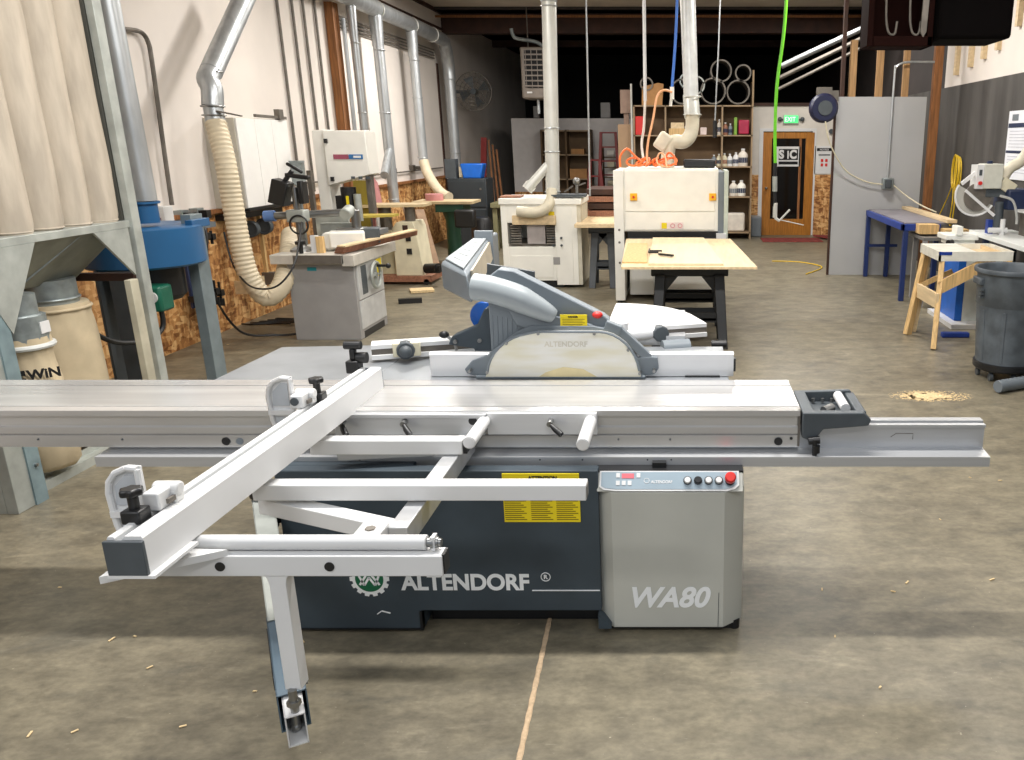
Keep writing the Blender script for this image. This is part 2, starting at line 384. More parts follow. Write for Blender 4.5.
# green exit sign
EXG = mat('exit_sign_green', (70, 225, 120), 0.4, emit=1.3, var=0)
ex = thing('exit_sign', (2.17, yb-.05, 2.26), 'lit green EXIT sign on the wall above the oak door', 'sign')
MB().box(2.02, 2.34, yb-.05, yb-.0, 2.27, 2.45).part('housing', mat('exit_housing', (188, 220, 196), .4), ex, bevel=.01)
MB().box(2.04, 2.32, yb-.056, yb-.05, 2.29, 2.43).part('lit_face', EXG, ex)
text('EXIT', 'lettering', .13, (2.045, yb-.06, 2.315), mat('exit_letters', (225, 255, 235), .4, emit=1.0, var=0), ex, bold=.002, sx=.84)
MB().box(1.95, 2.02, yb-.03, yb, 2.34, 2.37).sphere((1.95, yb-.04, 2.36), .045).part('lamp_head', DGREY, ex)
MB().box(2.34, 2.41, yb-.03, yb, 2.34, 2.37).sphere((2.41, yb-.04, 2.36), .045).part('lamp_head', DGREY, ex)
# notice board sign
nb = thing('notice_sign', (2.85, yb-.012, 1.25), 'white notice with black header and four red marks beside the oak door', 'sign')
MB().box(2.70, 3.10, yb-.02, yb-.0, 1.27, 1.83).part('plate', WHITE, nb)
MB().box(2.74, 3.06, yb-.024, yb-.02, 1.73, 1.79).part('header', DARKB, nb)
text('NOTICE', 'lettering', .05, (2.80, yb-.026, 1.742), WHITE, nb, bold=.001)
MB().box(2.78, 3.02, yb-.024, yb-.02, 1.64, 1.665).part('text_line', DGREY, nb)
for a in (0, 1):
    for b in (0, 1): MB().box(2.83+a*.09, 2.88+a*.09, yb-.024, yb-.02, 1.42+b*.09, 1.48+b*.09).part('red_mark', RED, nb)
MB().cyl((3.02, yb-.04, 2.12), (3.02, yb, 2.12), .05).solo('wall_bell', DGREY, 'small round dark disc on the wall above the notice sign', 'disc')
MB().box(1.38, 1.60, yb-.36, yb-.06, 0, .40).solo('waste_basket', GREYP, 'small grey bin on the floor beside the oak door', 'bin', bevel=.02)
MB().box(1.55, 2.75, 16.6, 17.25, 0, .015).solo('door_mat', REDM, 'worn red mat on the concrete in front of the oak door', 'mat', bevel=.005)
MB().obox((3.0, 17.3, .03), (.5, .5, .03), (0, .05, .5)).solo('floor_mat', REDM, 'small folded red mat under the notice sign by the grey panel', 'mat')

# grey panel wall with studs above
px0, px1, py_ = 2.16, 3.44, 12.45
pn = thing('partition_panel', (2.8, py_, 0), 'tall pale grey wall panel standing behind the blue table', 'panel')
MB().box(px0, px1, py_, py_+.03, 0, 2.54).part('sheet', PANEL, pn)
MB().box(px0-.03, px0, py_-.01, py_+.05, 0, 2.56).part('edge_strip', DWOOD, pn)
MB().box(px0, px1, py_+.03, py_+.12, 0, .1).box(px0, px1, py_+.03, py_+.12, 2.44, 2.54).part('rail', FIR, pn)
for x, z0, z1, wd in ((2.22, 2.54, 4.4, .05), (2.34, 2.54, 3.3, .09), (2.72, 2.54, 3.3, .09), (3.10, 2.54, 3.3, .08)):
    MB().box(x, x+wd, py_+.05, py_+.14, z0-2.4, z1).solo('wall_stud', mat('dull_stud_timber', (170, 132, 88), .65, var=.25, scale=5, stretch=(8, 8, .7)) if wd > .06 else DWOOD, {2.22: 'thin tall timber stud rising from the left edge of the grey panel', 2.34: 'pale greenish stud nearest the left edge above the grey panel', 2.72: 'middle bare stud above the grey panel left of the conduit bend', 3.10: 'bare stud above the grey panel right of the conduit bend'}[x], 'stud')
MB().box(3.50, 3.62, 12.4, 12.5, 0, 4.4).solo('timber_post', FIR, 'orange brown timber post standing right of the grey panel', 'post', bevel=.005)
# conduit with box on the panel
cb = thing('electrical_conduit', (3.0, py_-.03, 1.2), 'grey conduit bending over the top of the grey panel and down its face', 'conduit')
pts = [(3.51, py_-.03, 3.0), (3.15, py_-.03, 3.0), (3.03, py_-.03, 2.98), (2.97, py_-.03, 2.93), (2.95, py_-.03, 2.82), (2.95, py_-.03, 1.42)]
MB().tube(smooth(pts, 6), .017, 8).part('pipe', DUCT, cb)
MB().box(2.87, 3.03, py_-.09, py_, 1.26, 1.42).part('junction_box', GALV, cb, bevel=.01)
MB().box(2.90, 2.99, py_-.14, py_-.09, 1.28, 1.40).part('plug', DGREY, cb, bevel=.01)
# hose reel
hr = thing('hose_reel', (1.98, 12.35, 2.1), 'dark blue round hose reel hung by the top left corner of the grey panel', 'hose reel')
MB().lathe([(.03, -.10), (.17, -.10), (.2, -.06), (.2, .06), (.17, .10), (.03, .10)], (1.95, 12.3, 2.38), ax='Y').part('drum', mat('navy_plastic', (28, 32, 62), .4), hr)
MB().lathe([(.1, -.115), (.1, -.10)], (1.96, 12.3, 2.38), ax='Y').part('hub', DGREY, hr)
MB().box(1.86, 2.06, 12.28, 12.44, 2.56, 2.66).box(2.02, 2.17, 12.36, 12.44, 2.48, 2.62).part('bracket', DSTEEL, hr)
MB().tube(smooth([(1.97, 12.2, 2.2), (2.06, 12.25, 1.9), (2.3, 12.35, 1.55), (2.6, 12.38, 1.38), (2.87, 12.38, 1.33)], 8), .010, 6).part('lead', CREAMD, hr)
MB().tube(smooth([(3.03, 12.38, 1.32), (3.2, 12.3, 1.18), (3.35, 12.0, 1.06), (3.45, 11.6, 1.0)], 6), .010, 6).solo('loose_cable', CREAMD, 'pale cable sagging from the panel junction box toward the blue table', 'cable')

# partition far behind, with a rack
MB().box(-4.1, -0.9, 20.5, 20.6, 0, 2.44).struct('wall_partition', PARTW)
MB().box(-4.1, -0.9, 20.48, 20.5, 0, .75).struct('trim_11', OSB)
# ================================================================== the sliding table saw
saw = thing('sliding_table_saw', (-0.7, 3.3, 0), 'large grey and white sliding panel saw with crosscut frame in the foreground', 'table saw')
# --- machine base
base = MB().prism([(-1.6,.015),(-1.075,.015),(-1.075,.10),(-.34,.10),(-.34,.715),(-1.6,.715)], 'Y', 3.0, 3.06)
base.box(-1.6, -1.075, 3.06, 3.95, .015, .715).box(-1.075, .15, 3.25, 3.95, .015, .88).box(-1.6, -1.1, 3.2, 3.95, .715, .88)
base = base.part('machine_base', SLATE, saw, bevel=.004)
MB().box(-1.6, -1.075, 2.995, 3.0, .015, .02).box(-1.085, -1.075, 2.99, 3.02, .015, .10).part('bottom_edge', BLACK, base)
LET = mat('lettering_white', (238, 240, 240), .5, var=.03)
text('ALTENDORF', 'lettering', .098, (-1.146, 2.9975, .199), LET, base, bold=.0034, sx=.925)
text('R', 'registered_mark', .026, (-.571, 2.9975, .247), LET, base, bold=.0008)
MB().torus((-.5625, 2.998, .2555), .0185, .0018, 'Y', 28, 6).part('mark_ring', LET, base)
MB().box(-.62, -.345, 2.997, 3.0, .192, .196).part('white_line', LET, base)
MB().box(-1.07, -.34, 3.10, 3.9, .0, .115).part('shadow_gap_block', BLACK, base)  # black block stands in for the shade under the base notch
# emblem: green disc in a white toothed ring with a zigzag monogram
ec = (-1.275, 2.9965, .247)
tooth = []
for k in range(14):
    a0 = 2*math.pi*k/14
    for da, r in ((-.14, .070), (-.11, .080), (.11, .080), (.14, .070)):
        tooth.append((ec[0]+r*math.cos(a0+da), ec[2]+r*math.sin(a0+da)))
MB().prism(tooth, 'Y', 2.9965, 2.9995).part('emblem_gear', LET, base)
MB().lathe([(.057, 0), (.057, .001)], (ec[0], 2.995, ec[2]), 40, 'Y').part('emblem_disc', mat('emblem_green', (8, 96, 62), .5, var=.05), base)
m_ = MB()
zz = [(-.045,.028),(-.022,-.028),(0,.008),(.022,-.028),(.045,.028)]
zz2 = [(-.022,.034),(-.008,-.002)], [(.022,.034),(.008,-.002)], [(-.045,-.010),(-.03,-.024),(-.0,.034),(.03,-.024),(.045,-.010)]
for L_ in [zz] + list(zz2)[:0] + [[(-.040,-.026),(-.0,.034)], [(.040,-.026),(.0,.034)]]:
    for (a, b), (c, d) in zip(L_, L_[1:]): m_.bar((ec[0]+a, 2.9945, ec[2]+b), (ec[0]+c, 2.9945, ec[2]+d), .009, .001, up=(0, 1, 0))
m_.part('emblem_monogram', LET, base)
MB().bar((-1.26, 2.998, .085), (-1.24, 2.998, .10), .001, .004).bar((-1.24, 2.998, .10), (-1.205, 2.998, .09), .001, .006).part('paint_chip', LET, base)
# yellow warning placard
pl = MB().box(-.712, -.412, 2.994, 2.999, .500, .705).part('warning_placard', YEL, base)
m_ = MB()
for cxx in (-.708, -.605, -.505):
    for k in range(12):
        ln = .085 - .02*((k*7) % 3)/2
        m_.box(cxx, cxx+ln, 2.9925, 2.994, .510+k*.0088, .5132+k*.0088)
for k in range(5): m_.box(-.70, -.42, 2.9925, 2.994, .625+k*.011, .629+k*.011)
m_.part('fine_print', INK, pl)
text('ATTENTION', 'heading', .02, (-.61, 2.992, .682), DARKB, pl, bold=.0008)
MB().torus((-.44, 2.9925, .608), .009, .002, 'Y', 16, 6).part('pictogram', DARKB, pl)
# --- control cabinet
cab = MB().prism([(-.355,3.40),(-.355,3.05),(-.347,3.035),(-.288,2.988),(.155,2.988),(.228,3.045),(.236,3.06),(.236,3.40)], 'Z', .03, .630)
cab.prism([(2.992,.630),(3.045,.698),(3.40,.698),(3.40,.630)], 'X', -.345, .228)
cab = cab.part('control_cabinet', PANELG, saw, bevel=.003)
MB().box(-.33, .21, 3.03, 3.38, 0, .03).part('plinth', BLACK, cab)
MB().prism([(-.352,.035),(-.30,.035),(-.30,.05),(-.352,.10)], 'Y', 2.97, 3.02).part('corner_plate', SLATE, cab)
for x_ in (-.325, .205): MB().cyl((x_, 3.045, .0), (x_, 3.045, .04), .022).part('foot', BLACK, cab)
MB().obox((-.06, 3.22, .694), (.58, .36, .012)).part('dark_gap_slab', BLACK, cab)  # black slab stands in for the dark gap under the rail
text('WA80', 'lettering', .125, (-.232, 2.9855, .128), LET, cab, bold=.004, shear=.28, sx=.95)
MB().bar((.135, 2.987, .03), (.137, 2.987, .19), .002, .002).part('scratch', DGREY, cab)
# sloped control panel (tilt plane from (2.985,.652) to (3.04,.714))
ta = math.atan2(.062, .052)
def cp(x, v, d=0.0):   # point on the sloped panel: v 0..1 up, d out of the face
    p = Vector((x, 2.990 + v*.052, .633 + v*.063)); n = Vector((0, -math.sin(ta), math.cos(ta))); return p + n*d
def slab(m, x0, x1, v0, v1, d0, d1):
    return m.hexa([cp(x0,v0,d0), cp(x1,v0,d0), cp(x1,v1,d0), cp(x0,v1,d0), cp(x0,v0,d1), cp(x1,v0,d1), cp(x1,v1,d1), cp(x0,v1,d1)])
CPAN = mat('control_panel_blue_grey', (148, 164, 174), .35, var=.08, scale=5)
m_ = MB()
po = [(-.335,1.0),(-.335,.22),(-.318,.06),(-.27,0.0),(.165,0.0),(.195,.10),(.212,.3),(.212,1.0)]
vs0 = [cp(x, v, .001) for x, v in po]; vs1 = [cp(x, v, .005) for x, v in po]
A = [m_.bm.verts.new(p) for p in vs0]; B = [m_.bm.verts.new(p) for p in vs1]
m_._f(A[::-1]); m_._f(B)
for i in range(len(A)): m_._f([A[i], A[(i+1) % len(A)], B[(i+1) % len(A)], B[i]])
pan = m_.part('control_panel', WHITE, cab)
m_ = MB()
pi_ = [(-.328,.94),(-.328,.26),(-.312,.14),(-.268,.09),(.158,.09),(.186,.18),(.204,.36),(.204,.94)]
A = [m_.bm.verts.new(cp(x, v, .005)) for x, v in pi_]; B = [m_.bm.verts.new(cp(x, v, .0065)) for x, v in pi_]
m_._f(A[::-1]); m_._f(B)
for i in range(len(A)): m_._f([A[i], A[(i+1) % len(A)], B[(i+1) % len(A)], B[i]])
m_.part('panel_overlay', CPAN, cab)
slab(MB(), -.248, -.200, .62, .86, .0065, .008).part('red_display', mat('display_red', (214, 110, 118), .3), cab)
for x, v in ((-.270, .66), (-.190, .66), (-.270, .28), (-.247, .28), (-.224, .28)):
    slab(MB(), x, x+.015, v, v+.22, .0065, .0085).part('key', WHITE, cab)
cc = cp(-.150, .5, .007)
MB().tube([cp(-.150+.010*math.cos(a*math.pi/8), .5+.115*math.sin(a*math.pi/8), .007) for a in range(16)], .0012, 5, closed=True).part('panel_emblem', WHITE, cab)
text('ALTENDORF', 'panel_lettering', .016, cp(-.133, .38, .007), WHITE, cab, rot=(ta, 0, 0), bold=.0004, sx=.92)
nrm = Vector((0, -math.sin(ta), math.cos(ta)))
for x, c1 in ((.010, WHITE), (.051, BLACK), (.092, WHITE), (.132, WHITE)):
    b_ = MB().cyl(cp(x, .5, .006), cp(x, .5, .014), .0165, n=20).part('button', BLACK, cab)
    MB().cyl(cp(x, .5, .014), cp(x, .5, .024), .0135, .0115, 20).part('cap', c1, b_)
MB().cyl(cp(.176, .5, .006), cp(.176, .5, .012), .019, n=24).part('stop_collar', BLACK, cab)
m_ = MB(); m_.tube([cp(.176,.5,.012), cp(.176,.5,.03), cp(.176,.5,.034), cp(.176,.5,.056), cp(.176,.5,.061)], [.013, .014, .021, .0215, .017], 26)
m_.part('emergency_stop', RED, cab)
MB().box(-.13, -.075, 3.07, 3.10, .68, .72).part('rail_clip', BLACK, saw)
# --- fixed guide rails the carriage runs on
gr = MB().prism([(3.10,.692),(3.10,.733),(3.192,.738),(3.192,.826),(3.182,.828),(3.182,.840),(3.205,.841),(3.205,.834),(3.215,.834),(3.215,.848),(3.255,.848),(3.255,.692)], 'X', -2.36, 1.22)
gr.part('guide_rail', ALU, saw)
MB().tube([(.84, 3.192, .785), (.86, 3.191, .80), (.93, 3.191, .80), (.93, 3.191, .775)], .0015, 5).part('scratch_mark', DSTEEL, saw)
for x in (-1.30, -.93, -.58, -.41, -.15, -.055): MB().cyl((x, 3.098, .722), (x, 3.102, .722), .0035, n=8).part('rail_screw', DGREY, saw)
# --- sliding carriage (extruded aluminium)
pf = [(3.164,.752),(3.164,.801),(3.172,.805),(3.164,.809),(3.164,.836),(3.174,.840),(3.174,.882),(3.158,.886),(3.158,.909),(3.195,.914),(3.197,.906),(3.203,.906),(3.205,.914),
      (3.488,.914),(3.49,.906),(3.50,.906),(3.502,.914),(3.585,.914),(3.585,.90),(3.42,.895),(3.42,.752)]
car = MB().prism(pf, 'X', -3.6, .462).part('sliding_carriage', ALUT, saw)
for x in (-2.62, -2.28, -.27, -.06): MB().cyl((x, 3.160, .785), (x, 3.166, .785), .004, n=8).part('carriage_screw', DGREY, car)
for x in (-1.86, .378): MB().cyl((x, 3.160, .777), (x, 3.166, .777), .017).part('hole_plug', BLACK, car)
MB().cyl((-1.805, 3.160, .777), (-1.805, 3.166, .777), .014).part('hole_plug', GREYP, car)
MB().box(.455, .4645, 3.163, 3.49, .755, .912).part('end_plate', DSTEEL, car)
MB().cyl((.43, 3.160, .79), (.43, 3.166, .79), .006).part('hole_plug', BLACK, car)
# end handle casting on the right of the carriage
ec_ = MB()
ec_.prism([(.47,.905),(.47,.80),(.505,.785),(.53,.80),(.555,.835),(.68,.845),(.735,.85),(.745,.875),(.715,.905)], 'Y', 3.14, 3.18)
ec_.prism([(.47,.905),(.47,.83),(.54,.84),(.70,.862),(.735,.885),(.712,.912)], 'Y', 3.43, 3.455)
ec_.box(.47, .52, 3.17, 3.44, .82, .905).box(.69, .73, 3.17, 3.44, .855, .902).box(.50, .70, 3.17, 3.44, .852, .862)
ec_ = ec_.part('end_handle', DGREY, car, bevel=.006)
MB().cyl((.655, 3.22, .898), (.655, 3.40, .898), .02).part('grip_roll', WHITE, ec_)
for x in (.55, .59, .63): MB().cyl((x, 3.40, .868), (x, 3.40, .885), .008).part('bolt', STEEL, ec_)
MB().cyl((.575, 3.27, .87), (.615, 3.30, .875), .02).part('bolt', STEEL, ec_)
MB().cyl((.52, 3.12, .715), (.52, 3.12, .80), .010).cyl((.495, 3.13, .790), (.54, 3.13, .795), .016).cyl((.525, 3.12, .745), (.525, 3.12, .775), .016).part('rail_lock', BLACK, car)
# --- mounting plates and handles on the carriage front
mpz0, mpz1 = .80, .905
pA = MB().box(-1.40, -.80, 3.13, 3.168, .815, .888).box(-1.40, -.79, 3.12, 3.168, .888, .905).part('mounting_plate', ALU, saw, bevel=.002)
MB().cyl((-.845, 3.128, .875), (-.845, 3.131, .875), .017).part('plate_hole', BLACK, pA)
MB().box(-.79, -.352, 3.136, 3.160, .815, .905).part('mounting_plate', ALUW, saw, bevel=.002)
for x, y1 in ((-.800, 2.89), (-.377, 2.87)):
    h_ = MB().cyl((x, 3.20, .872), (x, y1, .872), .0245, n=28).part('push_bar', WHITE, saw, bevel=.002)
    MB().cyl((x, y1+.0005, .872), (x, y1-.002, .872), .020, n=28).part('bar_end', ALUW, h_)
for x, dx in ((-1.115, .035), (-.535, .05), (-1.36, .03)):
    k_ = MB().cyl((x, 3.14, .875), (x, 3.10, .870), .012).part('clamp_lever', STEEL, saw)
    MB().tube([(x+.005, 3.10, .868), (x+dx*.5, 3.085, .855), (x+dx, 3.07, .838)], [.008, .012, .012], 12).part('grip', BLACK, k_)
# --- crosscut frame of white square tube
fr = MB()
fr.box(-1.47, -.665, 2.045, 2.10, .795, .857).part('front_beam', WHITE, saw, bevel=.003)
MB().box(-.668, -.66, 2.05, 2.095, .80, .858).part('beam_end_cap', BLACK, saw)
MB().box(-1.40, -.32, 2.475, 2.535, .826, .88).part('middle_beam', WHITE, saw, bevel=.003)
MB().box(-.3195, -.318, 2.485, 2.53, .832, .872).part('beam_end_hollow', DSTEEL, saw)
MB().box(-1.40, -.83, 2.90, 2.96, .82, .876).part('rear_beam', WHITE, saw, bevel=.003)
MB().box(-.829, -.815, 2.905, 2.955, .823, .873).part('beam_end_cap', BLACK, saw)
MB().box(-.905, -.845, 2.30, 3.14, .745, .818).part('side_arm', ALU, saw, bevel=.003)
MB().bar((-1.40, 2.55, .785), (-.90, 2.34, .785), .06, .055).part('diagonal_brace', WHITE, saw, bevel=.003)
MB().bar((-1.36, 3.05, .77), (-1.0, 3.10, .77), .05, .05).part('diagonal_brace', ALU, saw, bevel=.003)
bb = MB().box(-.985, -.905, 2.22, 2.32, .77, .828).part('brace_block', ALUW, saw, bevel=.004)
MB().cyl((-.945, 2.27, .828), (-.945, 2.27, .832), .016, n=6).part('socket', DSTEEL, bb)
# roller on the front beam
rl = MB().cyl((-1.36, 2.085, .879), (-.715, 2.085, .879), .021, n=28).part('roller', WHITE, saw, bevel=.002)
MB().cyl((-.715, 2.085, .879), (-.675, 2.085, .879), .012).cyl((-.703, 2.085, .879), (-.695, 2.085, .879), .019).cyl((-.688, 2.085, .879), (-.683, 2.085, .879), .016).part('axle', STEEL, rl)
MB().box(-.70, -.69, 2.07, 2.10, .86, .90).part('roller_bracket', WHITE, rl)
for x in (-1.275, -.975): MB().cyl((x, 2.042, .826), (x, 2.05, .826), .0135, n=20).part('hole_plug', BLACK, saw)
MB().prism([(-1.50,1.90),(-1.25,2.05),(-1.42,2.06),(-1.50,2.0)], 'Z', .855, .875).part('base_gusset', WHITE, saw)
# T post, swing arm, pivot
pp = MB()
pp.prism([(-1.168,.80),(-1.155,.79),(-1.150,.77),(-1.150,.43),(-1.103,.43),(-1.103,.77),(-1.098,.79),(-1.085,.80)], 'Y', 2.047, 2.095)
pp = pp.part('support_post', WHITE, saw, bevel=.002)
MB().cyl((-1.127, 2.04, .36), (-1.127, 2.04, .435), .012).cyl((-1.127, 2.04, .385), (-1.127, 2.04, .40), .02, n=6).part('levelling_bolt', STEEL, pp)
armA, armB = Vector((-1.78, 3.22, .50)), Vector((-1.125, 2.03, .305))
d_ = (armB - armA)
# rectangular hollow tube: four walls
def hollow(mb, a, b, wd, h, t=.004):
    a, b = Vector(a), Vector(b); d = (b-a).normalized(); sd = d.cross(Vector((0, 0, 1))).normalized(); u = sd.cross(d).normalized()
    for s_, e_, ww, hh in ((1, 0, t, h), (-1, 0, t, h), (0, 1, wd, t), (0, -1, wd, t)):
        o_ = sd*(s_*(wd-t)/2) + u*(e_*(h-t)/2); mb.bar(a+o_, b+o_, ww, hh)
    return mb
sw = hollow(MB(), armA + d_*.35, armB, .055, .115).part('swing_arm', WHITE, saw)
hollow(MB(), armA, armA + d_*.68, .078, .15).part('arm_sleeve', GALVL, sw)
hollow(MB(), armA + d_*.66, armA + d_*.94, .082, .14).part('arm_cover', mat('blue_grey_cover', (78, 98, 112), .45), sw)
sdn = d_.normalized().cross(Vector((0, 0, 1))).normalized()
m_ = MB()
m_.bar(armA + d_*.66 + sdn*.043, armA + d_*.84 + sdn*.043, .004, .05).part('cover_slot', BLACK, sw)
for t_ in (.42, .52, .70, .86):
    p_ = armA + d_*t_ - sdn*.043; MB().cyl(p_, p_ - sdn*.006, .008).part('bolt', STEEL, sw)
hd = armB - d_.normalized()*.06
MB().cyl(hd + Vector((0, 0, -.03)), hd + Vector((0, 0, .03)), .013).sphere(hd + Vector((0, 0, -.035)), .016).part('inner_bolt', STEEL, sw)
pv = MB().cyl((-1.72, 3.12, .12), (-1.72, 3.12, .70), .032).cyl((-1.72, 3.12, .56), (-1.72, 3.12, .60), .05).cyl((-1.72, 3.12, .42), (-1.72, 3.12, .45), .045).box(-1.72, -1.58, 3.09, 3.15, .45, .60).part('pivot_column', BLACK, saw)
# --- crosscut fence
XR, XL, FY0, FY1 = -1.312, -1.402, 1.865, 3.46
fe = MB().prism([(XR,.905),(XR,1.003),(XR-.005,1.008),(XR-.045,1.008),(XR-.05,1.0),(XR-.05,.985),(XR-.07,.985),(XR-.07,1.002),(XR-.073,1.006),(XL+.003,1.006),(XL,1.0),(XL,.905)], 'Y', FY0, FY1).part('crosscut_fence', WHITE, saw)
MB().box(XL+.018, XL+.036, FY0, FY1, .985, .9865).part('slot_shadow_groove', GREYP, fe)
MB().box(XR-.03, XR-.01, FY0+.02, FY1-.02, 1.0075, 1.009).part('scale_tape', mat('scale_tape_white', (236, 236, 230), .4, col2=(210, 210, 206), scale=90, stretch=(1, 1, 1)), fe)
m_ = MB()
for k in range(150): m_.box(XR-.03, XR-(.016 if k % 5 == 0 else .022), FY0+.03+k*.0103, FY0+.0312+k*.0103, 1.0088, 1.0094)
o_ = m_.part('scale_marks', GREYP, fe); o_['kind'] = 'stuff'
MB().box(XL-.006, XR+.003, FY0-.012, FY0, .905, .998).part('end_cap', DGREY, fe, bevel=.002)
MB().box(XL-.01, XR+.02, FY0-.012, 2.04, .897, .905).part('end_foot', WHITE, fe)
MB().box(XL, XR, FY1, FY1+.006, .905, 1.003).part('end_cap', GREYP, fe)
def flip_stop(y, near):
    # cast bracket on the fence, fan-shaped stop plate to the left, black clamp knob
    n0 = set(bpy.data.objects)
    kd = -.06 if near else .10; bx = -1.35 if near else -1.375
    st = MB().bar((bx-.03, y-.02, 1.032), (bx-.03, y+.07, 1.032), .045, .05).cyl((bx-.06, y+.05, 1.045), (bx+.01, y+.05, 1.045), .019, n=22)
    st.box(bx-.05, bx+.005, y+.03, y+.07, 1.006, 1.045)
    st = st.part('flip_stop', WHITE, saw, bevel=.005)
    if not near: MB().cyl((bx-.035, y-.024, 1.035), (bx-.035, y-.020, 1.035), .015).part('round_insert', DGREY, st)
    MB().box(bx-.002, bx+.006, y+.0, y+.03, 1.02, 1.034).part('sight_window', DSTEEL, st)
    kx = bx-.045 if near else bx-.005
    MB().box(kx-.025, kx+.025, y+kd-.025, y+kd+.025, .998, 1.035).part('clamp_block', BLACK, st, bevel=.005)
    MB().cyl((kx, y+kd, 1.03), (kx, y+kd, 1.078), .013).part('knob_stem', BLACK, st)
    kn = MB(); pr_ = []
    for k in range(40):
        a = 2*math.pi*k/40; r = .026 + .0025*math.cos(6*a); pr_.append((kx+r*math.cos(a), y+kd+r*math.sin(a)))
    kn.prism(pr_, 'Z', 1.072, 1.092).part('knob', BLACK, st, bevel=.005)
    x1 = -1.425 if near else -1.435; yy = y+.02; zt = 0
    def fanpts(g): return [(x1-g, .845+g), (x1-g, 1.115-g), (x1-.035, 1.118-g), (x1-.07+g*.5, 1.102-g*.7), (x1-.092+g*.8, 1.075-g*.4), (x1-.10+g, 1.04), (x1-.094+g, .95), (x1-.075+g, .87+g*.4), (x1-.05+g*.4, .845+g)]
    PM = WHITE if near else ALUW
    fp = MB().prism(fanpts(.0), 'Y', yy+.010, yy+.016)
    ring = fanpts(.006)
    for i in range(len(ring)):
        a, b = ring[i], ring[(i+1) % len(ring)]; fp.tube([(a[0], yy+.004, a[1]), (b[0], yy+.004, b[1])], .0085, 8)
    fp.box(x1-.095, x1, yy-.006, yy+.012, .972, .990)
    fp = fp.part('stop_plate', PM, st)
    MB().prism([(x1-.018, 1.005), (x1-.018, 1.09), (x1-.045, 1.09), (x1-.075, 1.06), (x1-.08, 1.005)], 'Y', yy+.006, yy+.011).part('upper_recess', mat('recess_grey', (178, 182, 186), .5), fp)
    MB().prism([(x1-.018, .96), (x1-.018, .87), (x1-.045, .87), (x1-.068, .90), (x1-.078, .96)], 'Y', yy+.006, yy+.011).part('lower_recess', mat('recess_grey', (178, 182, 186), .5), fp)
    return st
flip_stop(2.03, True); flip_stop(2.90, False)
kb = MB().box(-1.455, -1.40, 3.43, 3.49, .985, 1.04).box(-1.44, -1.415, 3.445, 3.475, 1.04, 1.09).part('rear_clamp', BLACK, saw, bevel=.006)
MB().cyl((-1.46, 3.46, 1.105), (-1.39, 3.46, 1.105), .018).cyl((-1.41, 3.46, 1.05), (-1.37, 3.46, 1.05), .024).part('clamp_knob', BLACK, kb)
# the crosscut fence sits a degree off square
def turn(o):
    if o.type == 'MESH':
        for v in o.data.vertices:
            v.co.x += (v.co.y + ORG[o.name].y - 3.46) * .019
    for c in o.children: turn(c)
for o in list(saw.children):
    if o.name.split('.')[0] in ('crosscut_fence', 'flip_stop', 'rear_clamp'): turn(o)
# --- cast table
MB().box(-1.42, .20, 3.59, 4.25, .865, .905).prism([(-2.14,3.59),(-1.42,3.59),(-1.42,4.30),(-2.12,4.24)], 'Z', .875, .905).part('saw_table', CAST, saw, bevel=.004)
MB().box(-1.25, .10, 4.0, 4.24, .70, .865).part('table_rib', GREYP, saw)
# --- rip fence
rf = MB().prism([(3.665,.908),(3.665,1.012),(3.672,1.018),(3.70,1.018),(3.70,.94),(3.76,.93),(3.76,.908)], 'X', -1.165, .222).part('rip_fence', ALUW, saw)
MB().box(.222, .232, 3.67, 3.70, .93, .99).part('end_cap', BLACK, rf)
MB().box(.0, .16, 3.655, 3.70, .905, .912).part('foot_pad', BLACK, rf)
# --- mitre fence lying across the table, slightly turned
mA, mB_ = Vector((-1.53, 3.93, .95)), Vector((.115, 4.44, .95))
dm = (mB_-mA).normalized(); sm = Vector((-dm.y, dm.x, 0)).normalized(); upv = Vector((0, 0, 1))
mf = MB().bar(mA + upv*.03 + sm*.04, mB_ + upv*.03 + sm*.04, .10, .02).bar(mA - upv*.02 + sm*.03, mB_ - upv*.02 + sm*.03, .10, .022).bar(mA + sm*.06, mB_ + sm*.06, .03, .06).part('mitre_fence', WHITE, saw)
MB().bar(mA + sm*.02 + upv*.005, mB_ + sm*.02 + upv*.005, .05, .028).part('fence_slot', DSTEEL, mf)
MB().bar(mA + Vector((.06, .01, -.052)), mA + Vector((.46, .14, -.052)), .05, .012).part('underside_strip', BLACK, mf)
k1 = mA + dm*.16 - sm*.02 + upv*.015
MB().cyl(k1 - sm*.05, k1 + sm*.01, .045, n=9).sphere(k1 - sm*.06, .03).part('star_knob', DGREY, mf, bevel=.006)
MB().bar(k1 + dm*-.06, k1 + dm*.07, .05, .07).part('stop_block', CREAMD, mf, bevel=.005)
k2 = mA + dm*1.45 - sm*.02 + upv*.01
MB().cyl(k2 - sm*.05, k2 + sm*.01, .045, n=9).part('star_knob', DGREY, mf, bevel=.006)
MB().cyl(k2 - dm*.30, k2 + dm*.0, .038).cyl(k2 - dm*.32, k2 - dm*.26, .055).cyl(k2 - dm*.20 - upv*.08, k2 - dm*.20 + upv*.07, .035).part('pivot_housing', ALUW, mf, bevel=.004)
MB().cyl(k2 - dm*.26 - upv*.10, k2 - dm*.22 - upv*.02, .012).part('lever', BLACK, mf)
MB().cyl(k2 + Vector((.02, -.10, -.07)), k2 + Vector((.16, -.06, -.07)), .05).part('motor_knob', GREYP, mf)
MB().cyl(k2 + Vector((.28, -.02, -.06)), k2 + Vector((.36, -.02, -.06)), .022).part('lever', BLACK, mf)
